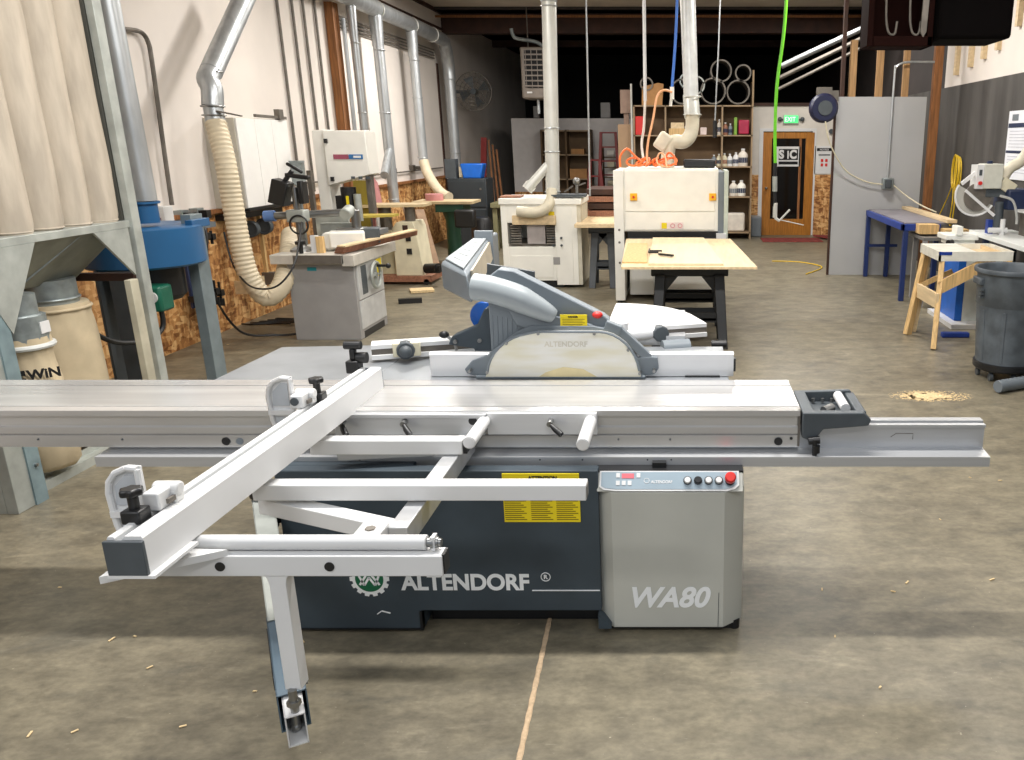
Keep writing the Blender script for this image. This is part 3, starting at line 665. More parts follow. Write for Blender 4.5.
fan = [(-.43, 4.50), (-.43, 5.12)] + [(-.43 + .52*math.sin(a), 4.50 + .62*math.cos(a)) for a in [k*math.pi/2/10 for k in range(1, 8)]] + [(.11, 4.56), (.11, 4.50)]
MB().prism(fan, 'Z', .955, .97).part('angle_quadrant', WHITE, mf)
MB().box(-.35, .0, 4.3, 5.0, .90, .95).part('quadrant_bracket', ALU, mf)
# --- overhead saw guard
gY = 3.62
def arc(cx_, cz_, rx, rz, a0, a1, n):
    return [(cx_ + rx*math.cos(math.radians(a0+(a1-a0)*k/n)), cz_ + rz*math.sin(math.radians(a0+(a1-a0)*k/n))) for k in range(n+1)]
hood = MB()
def guard_outline(g=0.0):
    return [(-1.0-g*.2, .925), (-.985, .915), (-.15, .915)] 
body = [(-1.005,.945),(-.995,.925),(-.97,.917),(-.16,.917),(-.135,.925),(-.12,.95),(-.125,1.0),(-.155,1.005),(-.215,1.0),(-.25,1.055),(-.30,1.10),(-.36,1.135),(-.42,1.147),(-.70,1.147),(-.76,1.12),(-.85,1.05),(-.90,1.01),(-.97,.985)]
gb = MB().prism(body, 'Y', gY+.03, gY+.06).part('blade_guard', GREYP, saw, bevel=.003)
shield = [(-.905,.918),(-.20,.918)] + arc(-.39, .918, .185, .21, 8, 88, 8) + [(-.66, 1.128)] + arc(-.66, .918, .235, .205, 100, 174, 8)
MB().prism(shield, 'Y', gY-.002, gY+.03).part('blade_shield', POLY, gb, bevel=.002)
m_ = MB(); sp_ = shield[2:]
m_.tube([(x, gY-.002, z) for x, z in sp_], .006, 6).part('shield_rim', GREYP, gb)
MB().box(-.95, -.18, gY, gY+.055, .910, .919).part('lower_rim', GREYP, gb)
for x, z in ((-.80,1.075),(-.655,1.12),(-.405,1.12),(-.255,1.045),(-.895,.94),(-.205,.935),(-.975,.945),(-.14,.945)):
    MB().cyl((x, gY-.01, z), (x, gY+.03, z), .007).part('screw', STEEL, gb)
text('ALTENDORF', 'shield_lettering', .034, (-.63, gY-.0035, 1.06), mat('faded_print', (214, 208, 192), .5), gb, bold=.0006)
MB().prism([(-.63,.94),(-.55,.965),(-.46,.955),(-.40,.92),(-.66,.92)], 'Y', gY-.004, gY-.002).part('dust_smear', mat('dust_smear', (224, 208, 162), .8), gb)
# carrier plate (flat, trapezoid rising to the left)
carp = [(-.885,.98),(-.885,1.36),(-.83,1.40),(-.76,1.39),(-.37,1.19),(-.34,1.165),(-.37,1.125),(-.42,1.12),(-.70,1.12),(-.76,1.095),(-.83,1.035)]
cpn = MB().prism(carp, 'Y', gY+.06, gY+.13).part('guard_carrier', GREYP, gb, bevel=.006)
MB().prism([(-.70,1.125),(-.76,1.15),(-.80,1.24),(-.42,1.15),(-.40,1.125)], 'Y', gY+.04, gY+.065).part('carrier_web', GREYP, gb, bevel=.004)
m_ = MB()
for k in range(6): m_.tube([(-.875+k*.022, gY+.06, 1.0+k*.02), (-.87+k*.022, gY+.06, 1.19-k*.004)], .003, 5)
m_.part('carrier_ribs', GREYP, gb)
# big tapering suction duct on the face
MB().tube(smooth([(-.935, gY+.03, 1.325), (-.86, gY+.02, 1.315), (-.76, gY+.015, 1.285), (-.68, gY+.02, 1.245), (-.62, gY+.03, 1.210), (-.59, gY+.04, 1.19)], 5),
          [r for r in [.060 if k < 12 else .060 - .0022*(k-12) for k in range(26)]], 24).part('suction_duct', LGREY, gb)
yl = MB().box(-.56, -.44, gY+.034, gY+.04, 1.137, 1.197).part('warning_label', YEL, gb)
m_ = MB()
for k in range(5): m_.box(-.55, -.45-(k % 2)*.01, gY+.033, gY+.034, 1.144+k*.008, 1.1465+k*.008)
m_.part('fine_print', INK, yl)
text('DANGER', 'heading', .011, (-.525, gY+.033, 1.184), DARKB, yl, bold=.0005)
MB().sphere((-.395, gY+.06, 1.192), .020, (1.2, 1, .8)).part('release_knob', RED, gb)
MB().bar((-.36, gY+.05, 1.15), (-.29, gY+.05, 1.12), .045, .045, up=(0,1,0)).bar((-.305, gY+.05, 1.13), (-.165, gY+.05, .995), .04, .036, up=(0, 1, 0)).part('guard_strut', GREYP, gb, bevel=.004)
# boom: runs back from the guard to the rear column
bm_ = MB()
F0 = [gz(443,262,1.40), gz(470,272,1.385)]
bm_.hexa([(-1.19,4.05,1.24),(-.95,3.66,1.24),(-1.16,5.0,1.24),(-1.26,5.0,1.24),(-1.19,4.05,1.385),(-.97,3.66,1.385),(-1.17,5.0,1.38),(-1.27,5.0,1.38)])
bm_ = bm_.part('boom', GREYP, gb, bevel=.02)
MB().hexa([(-1.17,4.06,1.387),(-1.0,3.74,1.387),(-1.18,4.97,1.381),(-1.26,4.97,1.381),(-1.17,4.06,1.397),(-1.0,3.74,1.397),(-1.18,4.97,1.391),(-1.26,4.97,1.391)]).part('boom_cover', LGREY, bm_, bevel=.004)
MB().hexa([(-.975,3.80,1.26),(-.965,3.80,1.26),(-1.145,4.95,1.27),(-1.155,4.95,1.27),(-.985,3.80,1.375),(-.975,3.80,1.375),(-1.155,4.95,1.37),(-1.165,4.95,1.37)]).part('side_label', mat('beige_strip', (176, 166, 146), .5), bm_)
for k in range(5):
    f0 = .12 + k*.165; f1 = f0 + .10
    q = lambda f, g: Vector((-1.17 + (-.09)*f, 4.06 + .91*f, 1.398 - .006*f)) * (1-g) + Vector((-1.0 - .18*f, 3.74 + 1.23*f, 1.398 - .006*f)) * g
    u = Vector((0, 0, .003)); MB().hexa([q(f0,.25), q(f0,.8), q(f1,.8), q(f1,.25), q(f0,.25)+u, q(f0,.8)+u, q(f1,.8)+u, q(f1,.25)+u]).part('cover_window', WHITE, bm_)
MB().box(-1.26, -1.15, 5.0, 5.03, 1.10, 1.43).part('end_plate', GREYP, bm_, bevel=.004)
MB().box(-1.25, -1.16, 5.03, 5.2, .0, 1.40).part('boom_column', GREYP, gb, bevel=.01)
for k in range(4): MB().hexa([gy(487+k*12, 274+k*3, 4.0), gy(499+k*12, 277+k*3, 4.0), gy(499+k*12, 276+k*3, 4.06), gy(487+k*12, 273+k*3, 4.06), gy(487+k*12, 264+k*2, 4.0), gy(499+k*12, 266+k*2, 4.0), gy(499+k*12, 265+k*2, 4.06), gy(487+k*12, 263+k*2, 4.06)]).part('finger_guard', DGREY, gb)
# blue disc and dark bracket behind the guard
MB().lathe([(.03, -.02), (.07, -.015), (.075, 0), (.07, .015), (.03, .02)], (-.98, 4.0, 1.12), ax='Y').part('blue_wheel', SKYB, gb)
br = MB().prism([(-.985,.93),(-.86,.93),(-.86,1.22),(-.94,1.19),(-.98,1.11),(-1.10,1.06),(-1.12,1.02),(-1.00,1.0)], 'Y', 3.82, 3.90).part('pivot_bracket', SLATE, gb, bevel=.005)
for x, z in ((-1.085, 1.035), (-.97, 1.04)): MB().cyl((x, 3.81, z), (x, 3.83, z), .01).part('bolt', STEEL, br)
MB().tube(smooth([(-1.12, 3.95, .96), (-1.13, 3.95, 1.0), (-1.16, 3.95, 1.03)], 4), .008, 8).part('crank_lever', STEEL, saw)
MB().sphere((-1.175, 3.95, 1.038), .018, (1.4, 1, 1)).part('crank_knob', BLACK, saw)
# ================================================================== dust collector on the left
dc = thing('dust_collector', (-4.1, 4.9, 0), 'galvanised dust collector with tall cloth filter tubes and a blue blower', 'dust collector')
DX = -3.60
# top frame carrying the filter tubes
MB().box(-4.75, DX, 3.2, 5.48, 1.405, 1.45).part('top_frame', GALVL, dc, bevel=.003)
for ix, x in enumerate((-3.735, -4.05, -4.36)):
    for k in range(8 if ix == 0 else 7):
        y = 5.35 - k*.242 - (.12 if ix % 2 else 0)
        if y < 3.4: continue
        n = 26; pr_ = []
        zz_ = [1.43, 1.455, 1.50, 1.8, 2.2, 2.6, 3.0, 3.4, 3.7]
        m_ = MB(); m_.tube([(x + .004*math.sin(k*2+q), y + .004*math.cos(k+q*2), z) for q, z in enumerate(zz_)], [.104, .108, .116, .121, .118, .122, .119, .121, .110], n)
        t_ = m_.part('filter_tube', CLOTH, dc)
        if ix == 0: MB().torus((x, y, 1.462), .111, .005, 'Z', 28, 6).part('clamp_band', CLOTH, t_)
MB().box(-4.75, DX+.0, 3.2, 5.48, 3.7, 3.76).part('top_frame', GALVL, dc)
# corner posts (angle section)
def angle_post(x, y, z0, z1, wd, sx, sy, m, par, name='leg'):
    return MB().prism([(x, y), (x+sx*wd, y), (x+sx*wd, y+sy*.006), (x+sx*.006, y+sy*.006), (x+sx*.006, y+sy*wd), (x, y+sy*wd)], 'Z', z0, z1).part(name, m, par)
MB().box(DX-.03, DX+.02, 5.45, 5.53, 0, 3.76).part('corner_post', GALVL, dc, bevel=.003)
MB().box(DX-.08, DX-.035, 5.44, 5.56, 1.45, 3.70).part('gap_shade_sheet', mat('shadow_grey_sheet', (74, 74, 68), .7), dc)  # dark sheet stands in for the shaded gap beside the corner post
MB().box(DX-.02, DX+.022, 5.32, 5.40, 0, 1.08).part('leg', mat('weathered_beige_steel', (176, 170, 150), .6, var=.15), dc, bevel=.003)
MB().box(DX-.52, DX-.30, 5.9, 5.93, 0, 1.05).box(DX-.62, DX-.60, 5.9, 6.1, 0, 1.05).part('rear_leg', DGREY, dc)
MB().box(-4.75, -4.70, 5.40, 5.48, 0, 3.76).part('corner_post', GALVL, dc)
nl = MB().box(-4.0, DX-.07, 4.12, 4.14, 0, 1.405).box(DX-.07, DX-.01, 4.12, 4.34, 0, 1.405).part('leg', GALVL, dc, bevel=.003)
MB().box(DX-.012, DX+.0, 4.24, 4.33, .0, 1.405).part('leg_flange', mat('blue_tinted_zinc', (136, 156, 162), .45, .4, var=.2), nl)
for z in (.22, .62): MB().cyl((DX, 4.29, z), (DX+.012, 4.29, z), .010).part('bolt', STEEL, nl)
MB().box(DX-.15, DX-.09, 4.34, 5.42, .0, .055).box(DX-.165, DX-.15, 4.34, 5.42, .0, .09).part('floor_rail', GALVL, dc)
# hoppers
for y0, y1 in ((3.25, 4.22), (4.26, 5.42)):
    HZ = mat('hopper_zinc', (140, 142, 132), .5, .45, var=.25, scale=5)
    hp = MB().hexa([(-4.35, y0+.1, 1.10), (-3.92, y0+.1, 1.10), (-3.92, y1-.1, 1.10), (-4.35, y1-.1, 1.10), (-4.7, y0, 1.405), (DX-.02, y0, 1.405), (DX-.02, y1, 1.405), (-4.7, y1, 1.405)]).part('hopper', HZ, dc)
    MB().bar((DX-.05, y1-.38, 1.395), (-3.93, y1-.62, 1.10), .05, .012).part('stiffener', GALV, hp)
for xc, yc, r in ((-3.98, 5.14, .15), (-3.76, 4.59, .10)):
    MB().cyl((xc, yc, .95), (xc, yc, 1.12), r, n=28).part('outlet_collar', GALV, hp)
    MB().torus((xc, yc, 1.0), r+.005, .008).part('clamp_ring', GALV, hp)
MB().box(-4.6, DX-.02, 5.42, 5.46, 1.06, 1.11).part('cross_bar', DWOOD, dc)
# gusset plates
MB().prism([(5.10, 1.405), (5.42, 1.405), (5.42, 1.10)], 'X', DX-.012, DX+.004).part('gusset', GALVL, dc)
MB().prism([(4.62, 1.405), (4.12, 1.405), (4.34, .95)], 'X', DX-.012, DX+.004).part('gusset', GALVL, dc)
MB().prism([(4.00, 1.405), (3.30, 1.405), (4.0, .95)], 'X', DX-.012, DX+.004).part('gusset', GALVL, dc)
# collection bags
for i, (yc, xc) in enumerate(((5.14, -3.98), (4.59, -3.76))):
    R = .205; zz_ = [.05, .08, .27, .5, .75, .85, .90, .93, .97]; rr = [.16, .21, .225, .222, .212, .205, .198, .20, .195]
    if i == 1: rr = [.13, .155, .165, .160, .145, .13, .125, .135, .13]; zz_ = [.10, .13, .30, .45, .62, .72, .78, .82, .88]
    m_ = MB(); n = 48; rings = []
    for z, r in zip(zz_, rr):
        ring = []
        for k in range(n):
            a = 2*math.pi*k/n; rk = r*(1 + (.035 if i else .022)*math.sin(a*5 + z*4)*(1.1-z) + .015*math.sin(a*11+z*9))
            ring.append(m_.bm.verts.new((xc + rk*math.cos(a), yc + rk*math.sin(a), z)))
        rings.append(ring)
    m_._f(rings[0][::-1]); m_._f(rings[-1])
    for A, B in zip(rings, rings[1:]):
        for k in range(n): m_._f([A[k], A[(k+1) % n], B[(k+1) % n], B[k]])
    bg = m_.part('collection_bag', BAGC, dc, ang=60)
    if i == 1:
        bg['label'] = 'nearer collection bag with black printed lettering'
        MB().torus((xc, yc, .83), .138, .016).part('rolled_cuff', mat('clear_bag_plastic', (206, 208, 204), .3), bg)
        MB().cyl((xc, yc, .84), (xc, yc, 1.0), .13, n=24).part('metal_sleeve', GALV, bg)
        MB().box(xc+.128, xc+.134, yc-.02, yc+.05, .90, .965).part('tag', WHITE, bg)
        u_, v_ = .63, -.777
        def bp(t, z): return (xc + u_*.150 - v_*t, yc + v_*.150 + u_*t, z)
        text('WiN', 'lettering', .075, bp(-.015, .66), BLACK, bg, rot=(math.pi/2, 0, .68), bold=.003)
        for z in (.70, .655): MB().bar(bp(-.045, z), bp(-.022, z), .006, .03).part('printed_dot', BLACK, bg)
        MB().bar(bp(-.045, .61), bp(.09, .61), .006, .008).part('printed_line', BLACK, bg)
        MB().bar(bp(-.045, .575), bp(-.015, .575), .006, .03).part('printed_dot', BLACK, bg)
    else:
        MB().torus((xc, yc, .94), .204, .010).part('strap', BAGC, bg)
# blower
BX, BY = -4.09, 6.30
bl = MB().lathe([(.02, 1.33), (.39, 1.335), (.41, 1.325), (.41, 1.06), (.39, 1.045), (.02, 1.045)], (BX, BY, 0), 48).part('blower_housing', BLOW, dc)
MB().box(BX+.33, BX+.385, BY+.02, BY+.26, 1.31, 1.37).part('mounting_bracket', BLOW, bl, bevel=.004)
MB().cyl((BX+.09, BY-.05, 1.36), (BX+.09, BY-.05, 1.50), .09).cyl((BX+.09, BY-.05, 1.50), (BX+.09, BY-.05, 1.515), .11).part('inlet_flange', BLOW, bl)
MB().lathe([(.20, 1.045), (.20, .82), (.16, .78), (.02, .78)], (BX+.05, BY, 0), 24).part('motor', BLACK, bl)
eb = MB().box(BX+.06, BX+.28, BY-.34, BY-.18, .74, .93).part('switch_box', mat('switch_green', (20, 90, 70), .4), bl, bevel=.02)
MB().box(BX+.09, BX+.14, BY-.346, BY-.34, .78, .86).part('yellow_tag', YEL, eb)
MB().cyl((BX+.22, BY-.35, .85), (BX+.22, BY-.34, .85), .04).part('round_dial', WHITE, eb)
MB().box(-3.86, -3.78, 6.44, 6.60, 0, 1.40).part('blower_leg', mat('blue_grey_steel', (122, 134, 138), .5, .3, var=.15), dc, bevel=.003)
MB().box(-4.62, -4.56, 6.5, 6.6, 0, 1.05).part('blower_leg', DGREY, dc)
MB().tube(smooth([(-3.96, 5.30, 1.02), (-3.97, 5.35, .80), (-3.93, 5.55, .62), (-3.90, 5.85, .56), (-3.86, 6.0, .62), (-3.85, 6.0, .80)], 6), .018, 8).part('power_cable', BLACK, dc)
# vertical round duct above the blower
dd = MB().cyl((BX+.11, BY-.05, 1.52), (BX+.06, BY-.05, 4.4), .078, n=28).solo('blower_duct', DUCT, 'thick galvanised duct rising from the blue blower behind the cloth tubes', 'duct')
# wall outlets and conduit
wo = thing('wall_outlet', (-4.88, 8.4, 1.5), 'grey conduit with junction box and plugs above the strand board, behind the blower', 'electrical outlet')
MB().tube(smooth([gx(118, 29, -4.85), gx(133, 30, -4.85), gx(142, 33, -4.85), gx(148, 42, -4.85), gx(152, 62, -4.85), gx(164, 150, -4.85), gx(172, 205, -4.85)], 8), .020, 8).part('conduit', DSTEEL, wo)
MB().box(-4.90, -4.80, 7.78, 7.92, 1.20, 1.36).part('junction_box', WHITE, wo, bevel=.008)
for y in (8.08, 8.34): 
    p_ = MB().box(-4.90, -4.82, y, y+.12, 1.19, 1.30).part('outlet_box', GALV, wo)
    MB().box(-4.82, -4.74, y+.02, y+.10, 1.20, 1.28).part('plug', BLACK, p_)
MB().tube(smooth([(-4.74, 8.12, 1.23), (-4.6, 8.05, 1.1), (-4.55, 7.9, .6), (-4.45, 8.1, .12), (-4.2, 8.3, .03), (-4.0, 8.35, .03)], 8), .012, 6).solo('power_cord', BLACK, 'black power cord hanging from the wall plugs down to the floor beside the blower', 'cord')
# ---------------- angled duct with flexible hose
ad = thing('suction_pipe', (-4.4, 8.1, 2.4), 'slanting galvanised pipe with elbow feeding the long cream hose', 'duct')
A_, B_, C_ = gy(247, -8, 9.1), gy(211, 72, 8.25), gy(211, 95, 8.12)
dr_ = (B_-A_).normalized()
MB().tube([A_, B_], .098, 28).part('straight_pipe', DUCT, ad)
MB().tube(smooth([B_, B_ + dr_*.10, C_ + Vector((0, .03, .05)), C_ + Vector((0, 0, -.10))], 6), .094, 28).part('elbow', DUCT, ad)
cl_ = MB().cyl(C_ + Vector((0, 0, -.09)), C_ + Vector((.01, -.01, -.24)), .085, n=28).part('collar', DUCT, ad)
for z in (-.10, -.18): MB().torus(C_ + Vector((0, 0, z)), .10, .007).part('clamp', STEEL, cl_)
MB().obox(C_ + Vector((.17, -.05, -.165)), (.22, .05, .012), (0, .2, 0)).part('blast_gate', DSTEEL, cl_)
MB().torus(B_, .10, .006).part('clamp', STEEL, ad)
m_ = corrugated(MB(), [C_ + Vector((.01, -.01, -.24)), gy(225,160,8.02), gy(232,200,8.0), gy(241,248,7.98), gy(250,278,7.98), gy(266,297,8.03), gy(280,288,8.1), gy(287,268,8.3), gy(290,247,8.6), gy(291,234,8.9)], .092, .021, 22, .04)
m_.solo('flexible_hose', HOSE, 'cream ribbed flexible hose looping down in a U to the grey shaper', 'hose')
# ---------------- white wall cabinet
wc = thing('wall_cabinet', (-4.75, 8.9, 1.2), 'white cabinet hung on the left wall behind the cream hose', 'cabinet')
MB().box(-4.90, -4.585, 8.83, 9.97, 1.26, 2.17).part('body', mat('cabinet_side_beige', (196, 190, 176), .6, var=.05), wc, bevel=.004)
for k in range(3): MB().box(-4.585, -4.565, 8.84+k*.376, 8.84+k*.376+.37, 1.265, 2.165).part('door', mat('cabinet_door_white', (232, 230, 226), .5, var=.03), wc, bevel=.003)
MB().box(-4.62, -4.55, 8.83, 9.97, 1.235, 1.262).part('bottom_rail', BLACK, wc)
MB().bar((-4.57, 9.25, 2.20), (-4.57, 9.95, 2.19), .03, .03).box(-4.60, -4.54, 9.75, 9.85, 2.17, 2.28).solo('bar_clamp', DSTEEL, 'black bar clamp lying on top of the white wall cabinet', 'clamp')
# clamp racks on the strand board
def hang_clamp(y, x, z0, z1, m, lab, hz=.05):
    c_ = thing('bar_clamp', (x, y, z0), lab, 'clamp', 'clamps hanging on the strand board')
    MB().box(x-.012, x+.012, y-.018, y+.018, z0, z1).part('bar', m, c_)
    MB().box(x-.02, x+.12, y-.03, y+.03, z1-.06, z1).cyl((x+.09, y, z1-.10), (x+.09, y, z1+.03), .014).part('head', BLACK, c_)
    MB().box(x-.02, x+.12, y-.03, y+.03, z0+.06, z0+.12).cyl((x+.09, y, z0), (x+.09, y, z0+.2), .012).cyl((x+.09, y, z0-.04), (x+.09, y, z0+.03), .03).part('jaw', BLACK, c_)
MB().box(-4.88, -4.80, 7.7, 8.6, 1.10, 1.15).solo('clamp_rack', GREYP, 'grey blue rail fixed to the strand board holding the blue clamps', 'rack')
for k in range(5):
    hang_clamp(7.95 + k*.085, -4.78, .38 + .03*(k % 2), 1.08 - .02*(k % 3), DBLUE if k < 3 else DSTEEL, 'dark blue bar clamp among the nearest in the row beside the cream hose' if k < 3 else 'grey bar clamp at the far end of the row beside the cream hose')
MB().box(-4.88, -4.74, 8.75, 9.95, 1.14, 1.20).solo('clamp_rack', BLACK, 'black rail below the white wall cabinet holding the wooden clamps', 'rack')
for k, y in enumerate((8.85, 9.15, 9.45)):
    lab = ('wooden pole clamp hanging below the white wall cabinet, nearest of the three', 'wooden pole clamp hanging below the white wall cabinet, middle of the three', 'wooden pole clamp hanging below the white wall cabinet, farthest of the three')[k]
    c_ = thing('pole_clamp', (-4.78, y, .35), lab, 'clamp', 'pole clamps under the wall cabinet')
    MB().box(-4.80, -4.76, y-.02, y+.02, .42, 1.14).part('wooden_bar', WOOD, c_)
    MB().cyl((-4.72, y-.04, 1.02), (-4.72, y+.02, 1.02), .085, n=24).torus((-4.72, y-.045, 1.02), .08, .012, 'Y').part('round_head', DGREY, c_)
    MB().box(-4.82, -4.68, y-.04, y+.04, .36, .50).part('jaw', WOODL if k < 2 else DSTEEL, c_)
# ---------------- trunk duct and drops along the left wall
tk = thing('trunk_duct', (-4.62, 13.5, 3.8), 'long galvanised trunk duct running high along the left wall', 'duct')
MB().tube(smooth([(-4.62, 9.5, 3.86), (-4.62, 12.5, 3.84), (-4.62, 16.6, 3.80), (-4.63, 17.15, 3.70), (-4.65, 17.38, 3.40), (-4.65, 17.40, 3.1)], 6), .118, 26).part('main_run', DUCT, tk)
for y in (11.6, 13.45, 15.1, 16.3): MB().torus((-4.62, y, 3.85-.008*(y-10)), .126, .009, 'Y').part('joint_ring', DUCTW, tk)
for z in (3.1, 1.7): MB().torus((-4.65, 17.40, z), .118, .007).part('joint_ring', DUCT, tk)
MB().cyl((-4.65, 17.40, 3.12), (-4.65, 17.40, 1.35), .110, .105, 26).part('end_drop', DUCT, tk)
drops = [('wall_duct', 12.45, .055, 3.75, .9, 'narrow galvanised drop pipe beside the brown timber post on the left wall'),
         ('wall_duct', 13.4, .08, 3.75, .95, 'galvanised drop pipe with side branch, second from the brown timber post'),
         ('wall_duct', 15.1, .078, 3.75, 1.55, 'galvanised drop pipe ending in a cream hose, third from the brown timber post')]
for nm, y, r, z1, z0, lab in drops:
    d0 = thing(nm, (-4.62, y, z0), lab, 'duct', 'drop pipes from the trunk duct')
    MB().cyl((-4.62, y, z1), (-4.60, y, z0), r, n=22).part('pipe', DUCT, d0)
    MB().cyl((-4.62, y, z1-.02), (-4.62, y, z1-.45), r*1.25, r*1.05, 22).part('tee_saddle', DUCT, d0)
    for z in (z1-.5, (z0+z1)/2, z0+.1): MB().torus((-4.61, y, z), r*1.06, .008).part('joint_ring', DUCT, d0)
    if y == 13.4: MB().cyl((-4.60, y, 1.45), (-4.22, y-.5, 1.85), r*.7, n=18).cyl((-4.20, y-.52, 1.87), (-4.26, y-.46, 1.81), r*.95, n=18).part('side_branch', DUCT, d0) if False else MB().cyl((-4.60, y, 1.80), (-4.45, y-.75, 1.45), r*.75, n=18).part('side_branch', DUCT, d0)
corrugated(MB(), [(-4.60, 15.1, 1.60), (-4.5, 15.0, 1.35), (-4.25, 14.7, 1.1), (-4.02, 14.5, 1.0)], .085, .03, 16, .04).solo('flexible_hose', HOSE, 'cream hose curving from a wall drop pipe down to the tan bench', 'hose')
corrugated(MB(), [(-4.65, 17.40, 1.40), (-4.63, 17.3, 1.1), (-4.55, 17.2, .6), (-4.52, 17.2, .3)], .12, .03, 16, .04).solo('flexible_hose', HOSE, 'pinkish cream hose hanging at the foot of the last drop pipe', 'hose')
for k, (y, z0, z1) in enumerate(((10.78, 1.3, 4.4), (11.18, 1.3, 4.4), (11.5, 1.3, 4.4), (11.86, 1.3, 4.4), (12.26, 1.3, 4.4))):
    if k == 4: continue
    MB().cyl((-4.875, y, z0), (-4.875, y, z1), .018, n=8).solo('conduit_pipe', DSTEEL, ('nearest', 'second nearest', 'third nearest', 'farthest')[k] + ' of four thin grey conduits running up the white left wall', 'conduit', 'thin conduits on the left wall')
MB().box(-4.89, -4.78, 11.95+.25, 12.40, 1.26, 3.75).solo('timber_post', FIR, 'brown timber strip on the left wall between conduits and drop pipes', 'post')
MB().cyl((-4.82, 12.65, 1.3), (-4.82, 12.65, 3.6), .03, n=10).solo('conduit_pipe', DUCT, 'shiny conduit beside the brown timber strip on the left wall', 'conduit')
for k in range(4):
    MB().cyl((-4.86, 12.4, 3.62-k*.05), (-4.86, 17.2, 3.62-k*.05), .012, n=6).solo('pipe_run', DSTEEL, ('topmost', 'second from top', 'third from top', 'lowest')[k] + ' of four thin pipes running under the trunk duct', 'pipe', 'thin pipes under the trunk duct')
MB().cyl((-4.86, 10.5, 1.42), (-4.86, 17.2, 1.42), .012, n=6).solo('pipe_run', DSTEEL, 'thin dark conduit running along the left wall just above the strand board', 'pipe')
for k, y in enumerate((13.9, 15.2)):
    MB().box(-4.90, -4.82, y, y+.12, 1.42, 1.52).box(-4.82, -4.76, y+.12, y+.24, 1.44, 1.50).solo('wall_socket', DSTEEL, ('nearer', 'farther')[k] + ' small socket box with plug on the back left wall conduit', 'electrical outlet')
# ---------------- grey spindle shaper
sh = thing('spindle_shaper', (-3.6, 8.6, 0), 'grey cabinet spindle shaper with handwheel, power feeder and boards on its table', 'shaper')
sx0, sx1, sy0, sy1 = -3.94, -3.28, 8.2, 8.98
MB().box(sx0, sx1, sy0, sy1, .0, .80).part('cabinet', MGREY, sh, bevel=.006)
MB().box(-4.06, -3.36+.02, 8.12, 9.05, .78, .87).box(-3.36, -3.24, 8.12, 9.35, .76, .87).part('table', mat('bright_cast_table', (205, 200, 190), .4, .2, var=.12), sh, bevel=.004)
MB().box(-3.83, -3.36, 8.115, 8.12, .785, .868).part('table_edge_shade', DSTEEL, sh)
MB().box(sx1-.005, sx1+.012, sy0+.05, sy1-.03, .40, .76).part('upper_panel', mat('pale_grey_panel', (190, 190, 188), .5), sh, bevel=.003)
MB().box(sx1-.005, sx1+.010, sy0+.05, sy1-.03, .10, .385).part('lower_panel', mat('pale_grey_panel', (190, 190, 188), .5), sh, bevel=.003)
MB().box(sx1+.011, sx1+.014, sy0+.14, sy0+.28, .44, .73).part('slot', DGREY, sh)
MB().box(sx1-.01, sx1+.002, sy0+.1, sy1-.1, 0, .07).part('toe_recess', BLACK, sh)
hw = MB().torus((sx1+.06, 8.62, .60), .13, .018, 'X').cyl((sx1+.01, 8.62, .60), (sx1+.07, 8.62, .60), .03).bar((sx1+.055, 8.62, .47), (sx1+.055, 8.62, .73), .03, .012).bar((sx1+.055, 8.49, .60), (sx1+.055, 8.75, .60), .03, .012).part('handwheel', GALVL, sh)
MB().cyl((sx1+.06, 8.66, .69), (sx1+.17, 8.66, .69), .014).sphere((sx1+.18, 8.66, .69), .028).part('grip', BLACK, hw)
MB().box(sx1+.012, sx1+.015, 8.76, 8.92, .56, .74).part('yellow_sticker', YEL, sh)
MB().box(-3.74, -3.65, 8.197, 8.2, .705, .74).part('tape', TEALT, sh)
MB().sphere((-4.0, 8.4, .55), .045).cyl((-3.94, 8.4, .55), (-4.0, 8.4, .55), .02).part('side_knob', DGREY, sh)
# power feeder on column
pf_ = MB().cyl((-3.88, 8.45, .87), (-3.88, 8.45, 1.50), .032).lathe([(.12, .87), (.11, .89), (.05, .92), (.04, .98)], (-3.88, 8.45, 0), 20).part('feeder_column', STEEL, sh)
MB().cyl((-4.22, 8.5, 1.21), (-3.45, 8.62, 1.24), .038).part('feeder_arm', STEEL, pf_)
MB().cyl((-4.24, 8.5, 1.21), (-4.14, 8.51, 1.215), .055).part('arm_cap', mat('pale_blue_plastic', (96, 132, 190), .4), pf_)
MB().obox((-3.88, 8.45, 1.22), (.18, .14, .12)).part('clamp_casting', GALVL, pf_, bevel=.01)
MB().cyl((-3.45, 8.55, 1.22), (-3.45, 8.7, 1.26), .06).part('clamp_casting', GALVL, pf_, bevel=.01)
MB().torus((-3.84, 8.36, 1.14), .09, .010, 'Y').part('crank_wheel', BLACK, pf_)
MB().obox((-4.02, 8.45, 1.45), (.16, .16, .24), (0, .3, 0)).obox((-3.80, 8.45, 1.45), (.05, .14, .22)).bar((-4.0, 8.45, 1.52), (-3.88, 8.45, 1.66), .04, .04).bar((-3.95, 8.45, 1.62), (-3.72, 8.45, 1.59), .06, .04).bar((-3.93, 8.45, 1.73), (-3.78, 8.45, 1.64), .03, .03).part('feeder_head', BLACK, pf_, bevel=.01)
MB().cyl((-3.40, 8.7, .98), (-3.40, 8.7, 1.26), .045).obox((-3.45, 8.7, 1.02), (.26, .2, .12)).part('spindle_post', STEEL, pf_, bevel=.01)
MB().box(-3.80, -3.45, 8.75, 8.80, .87, 1.12).part('shaper_fence', GALVL, sh)
MB().box(-3.95, -3.60, 9.0, 9.04, .87, 1.20).part('shaper_fence', GALVL, sh)
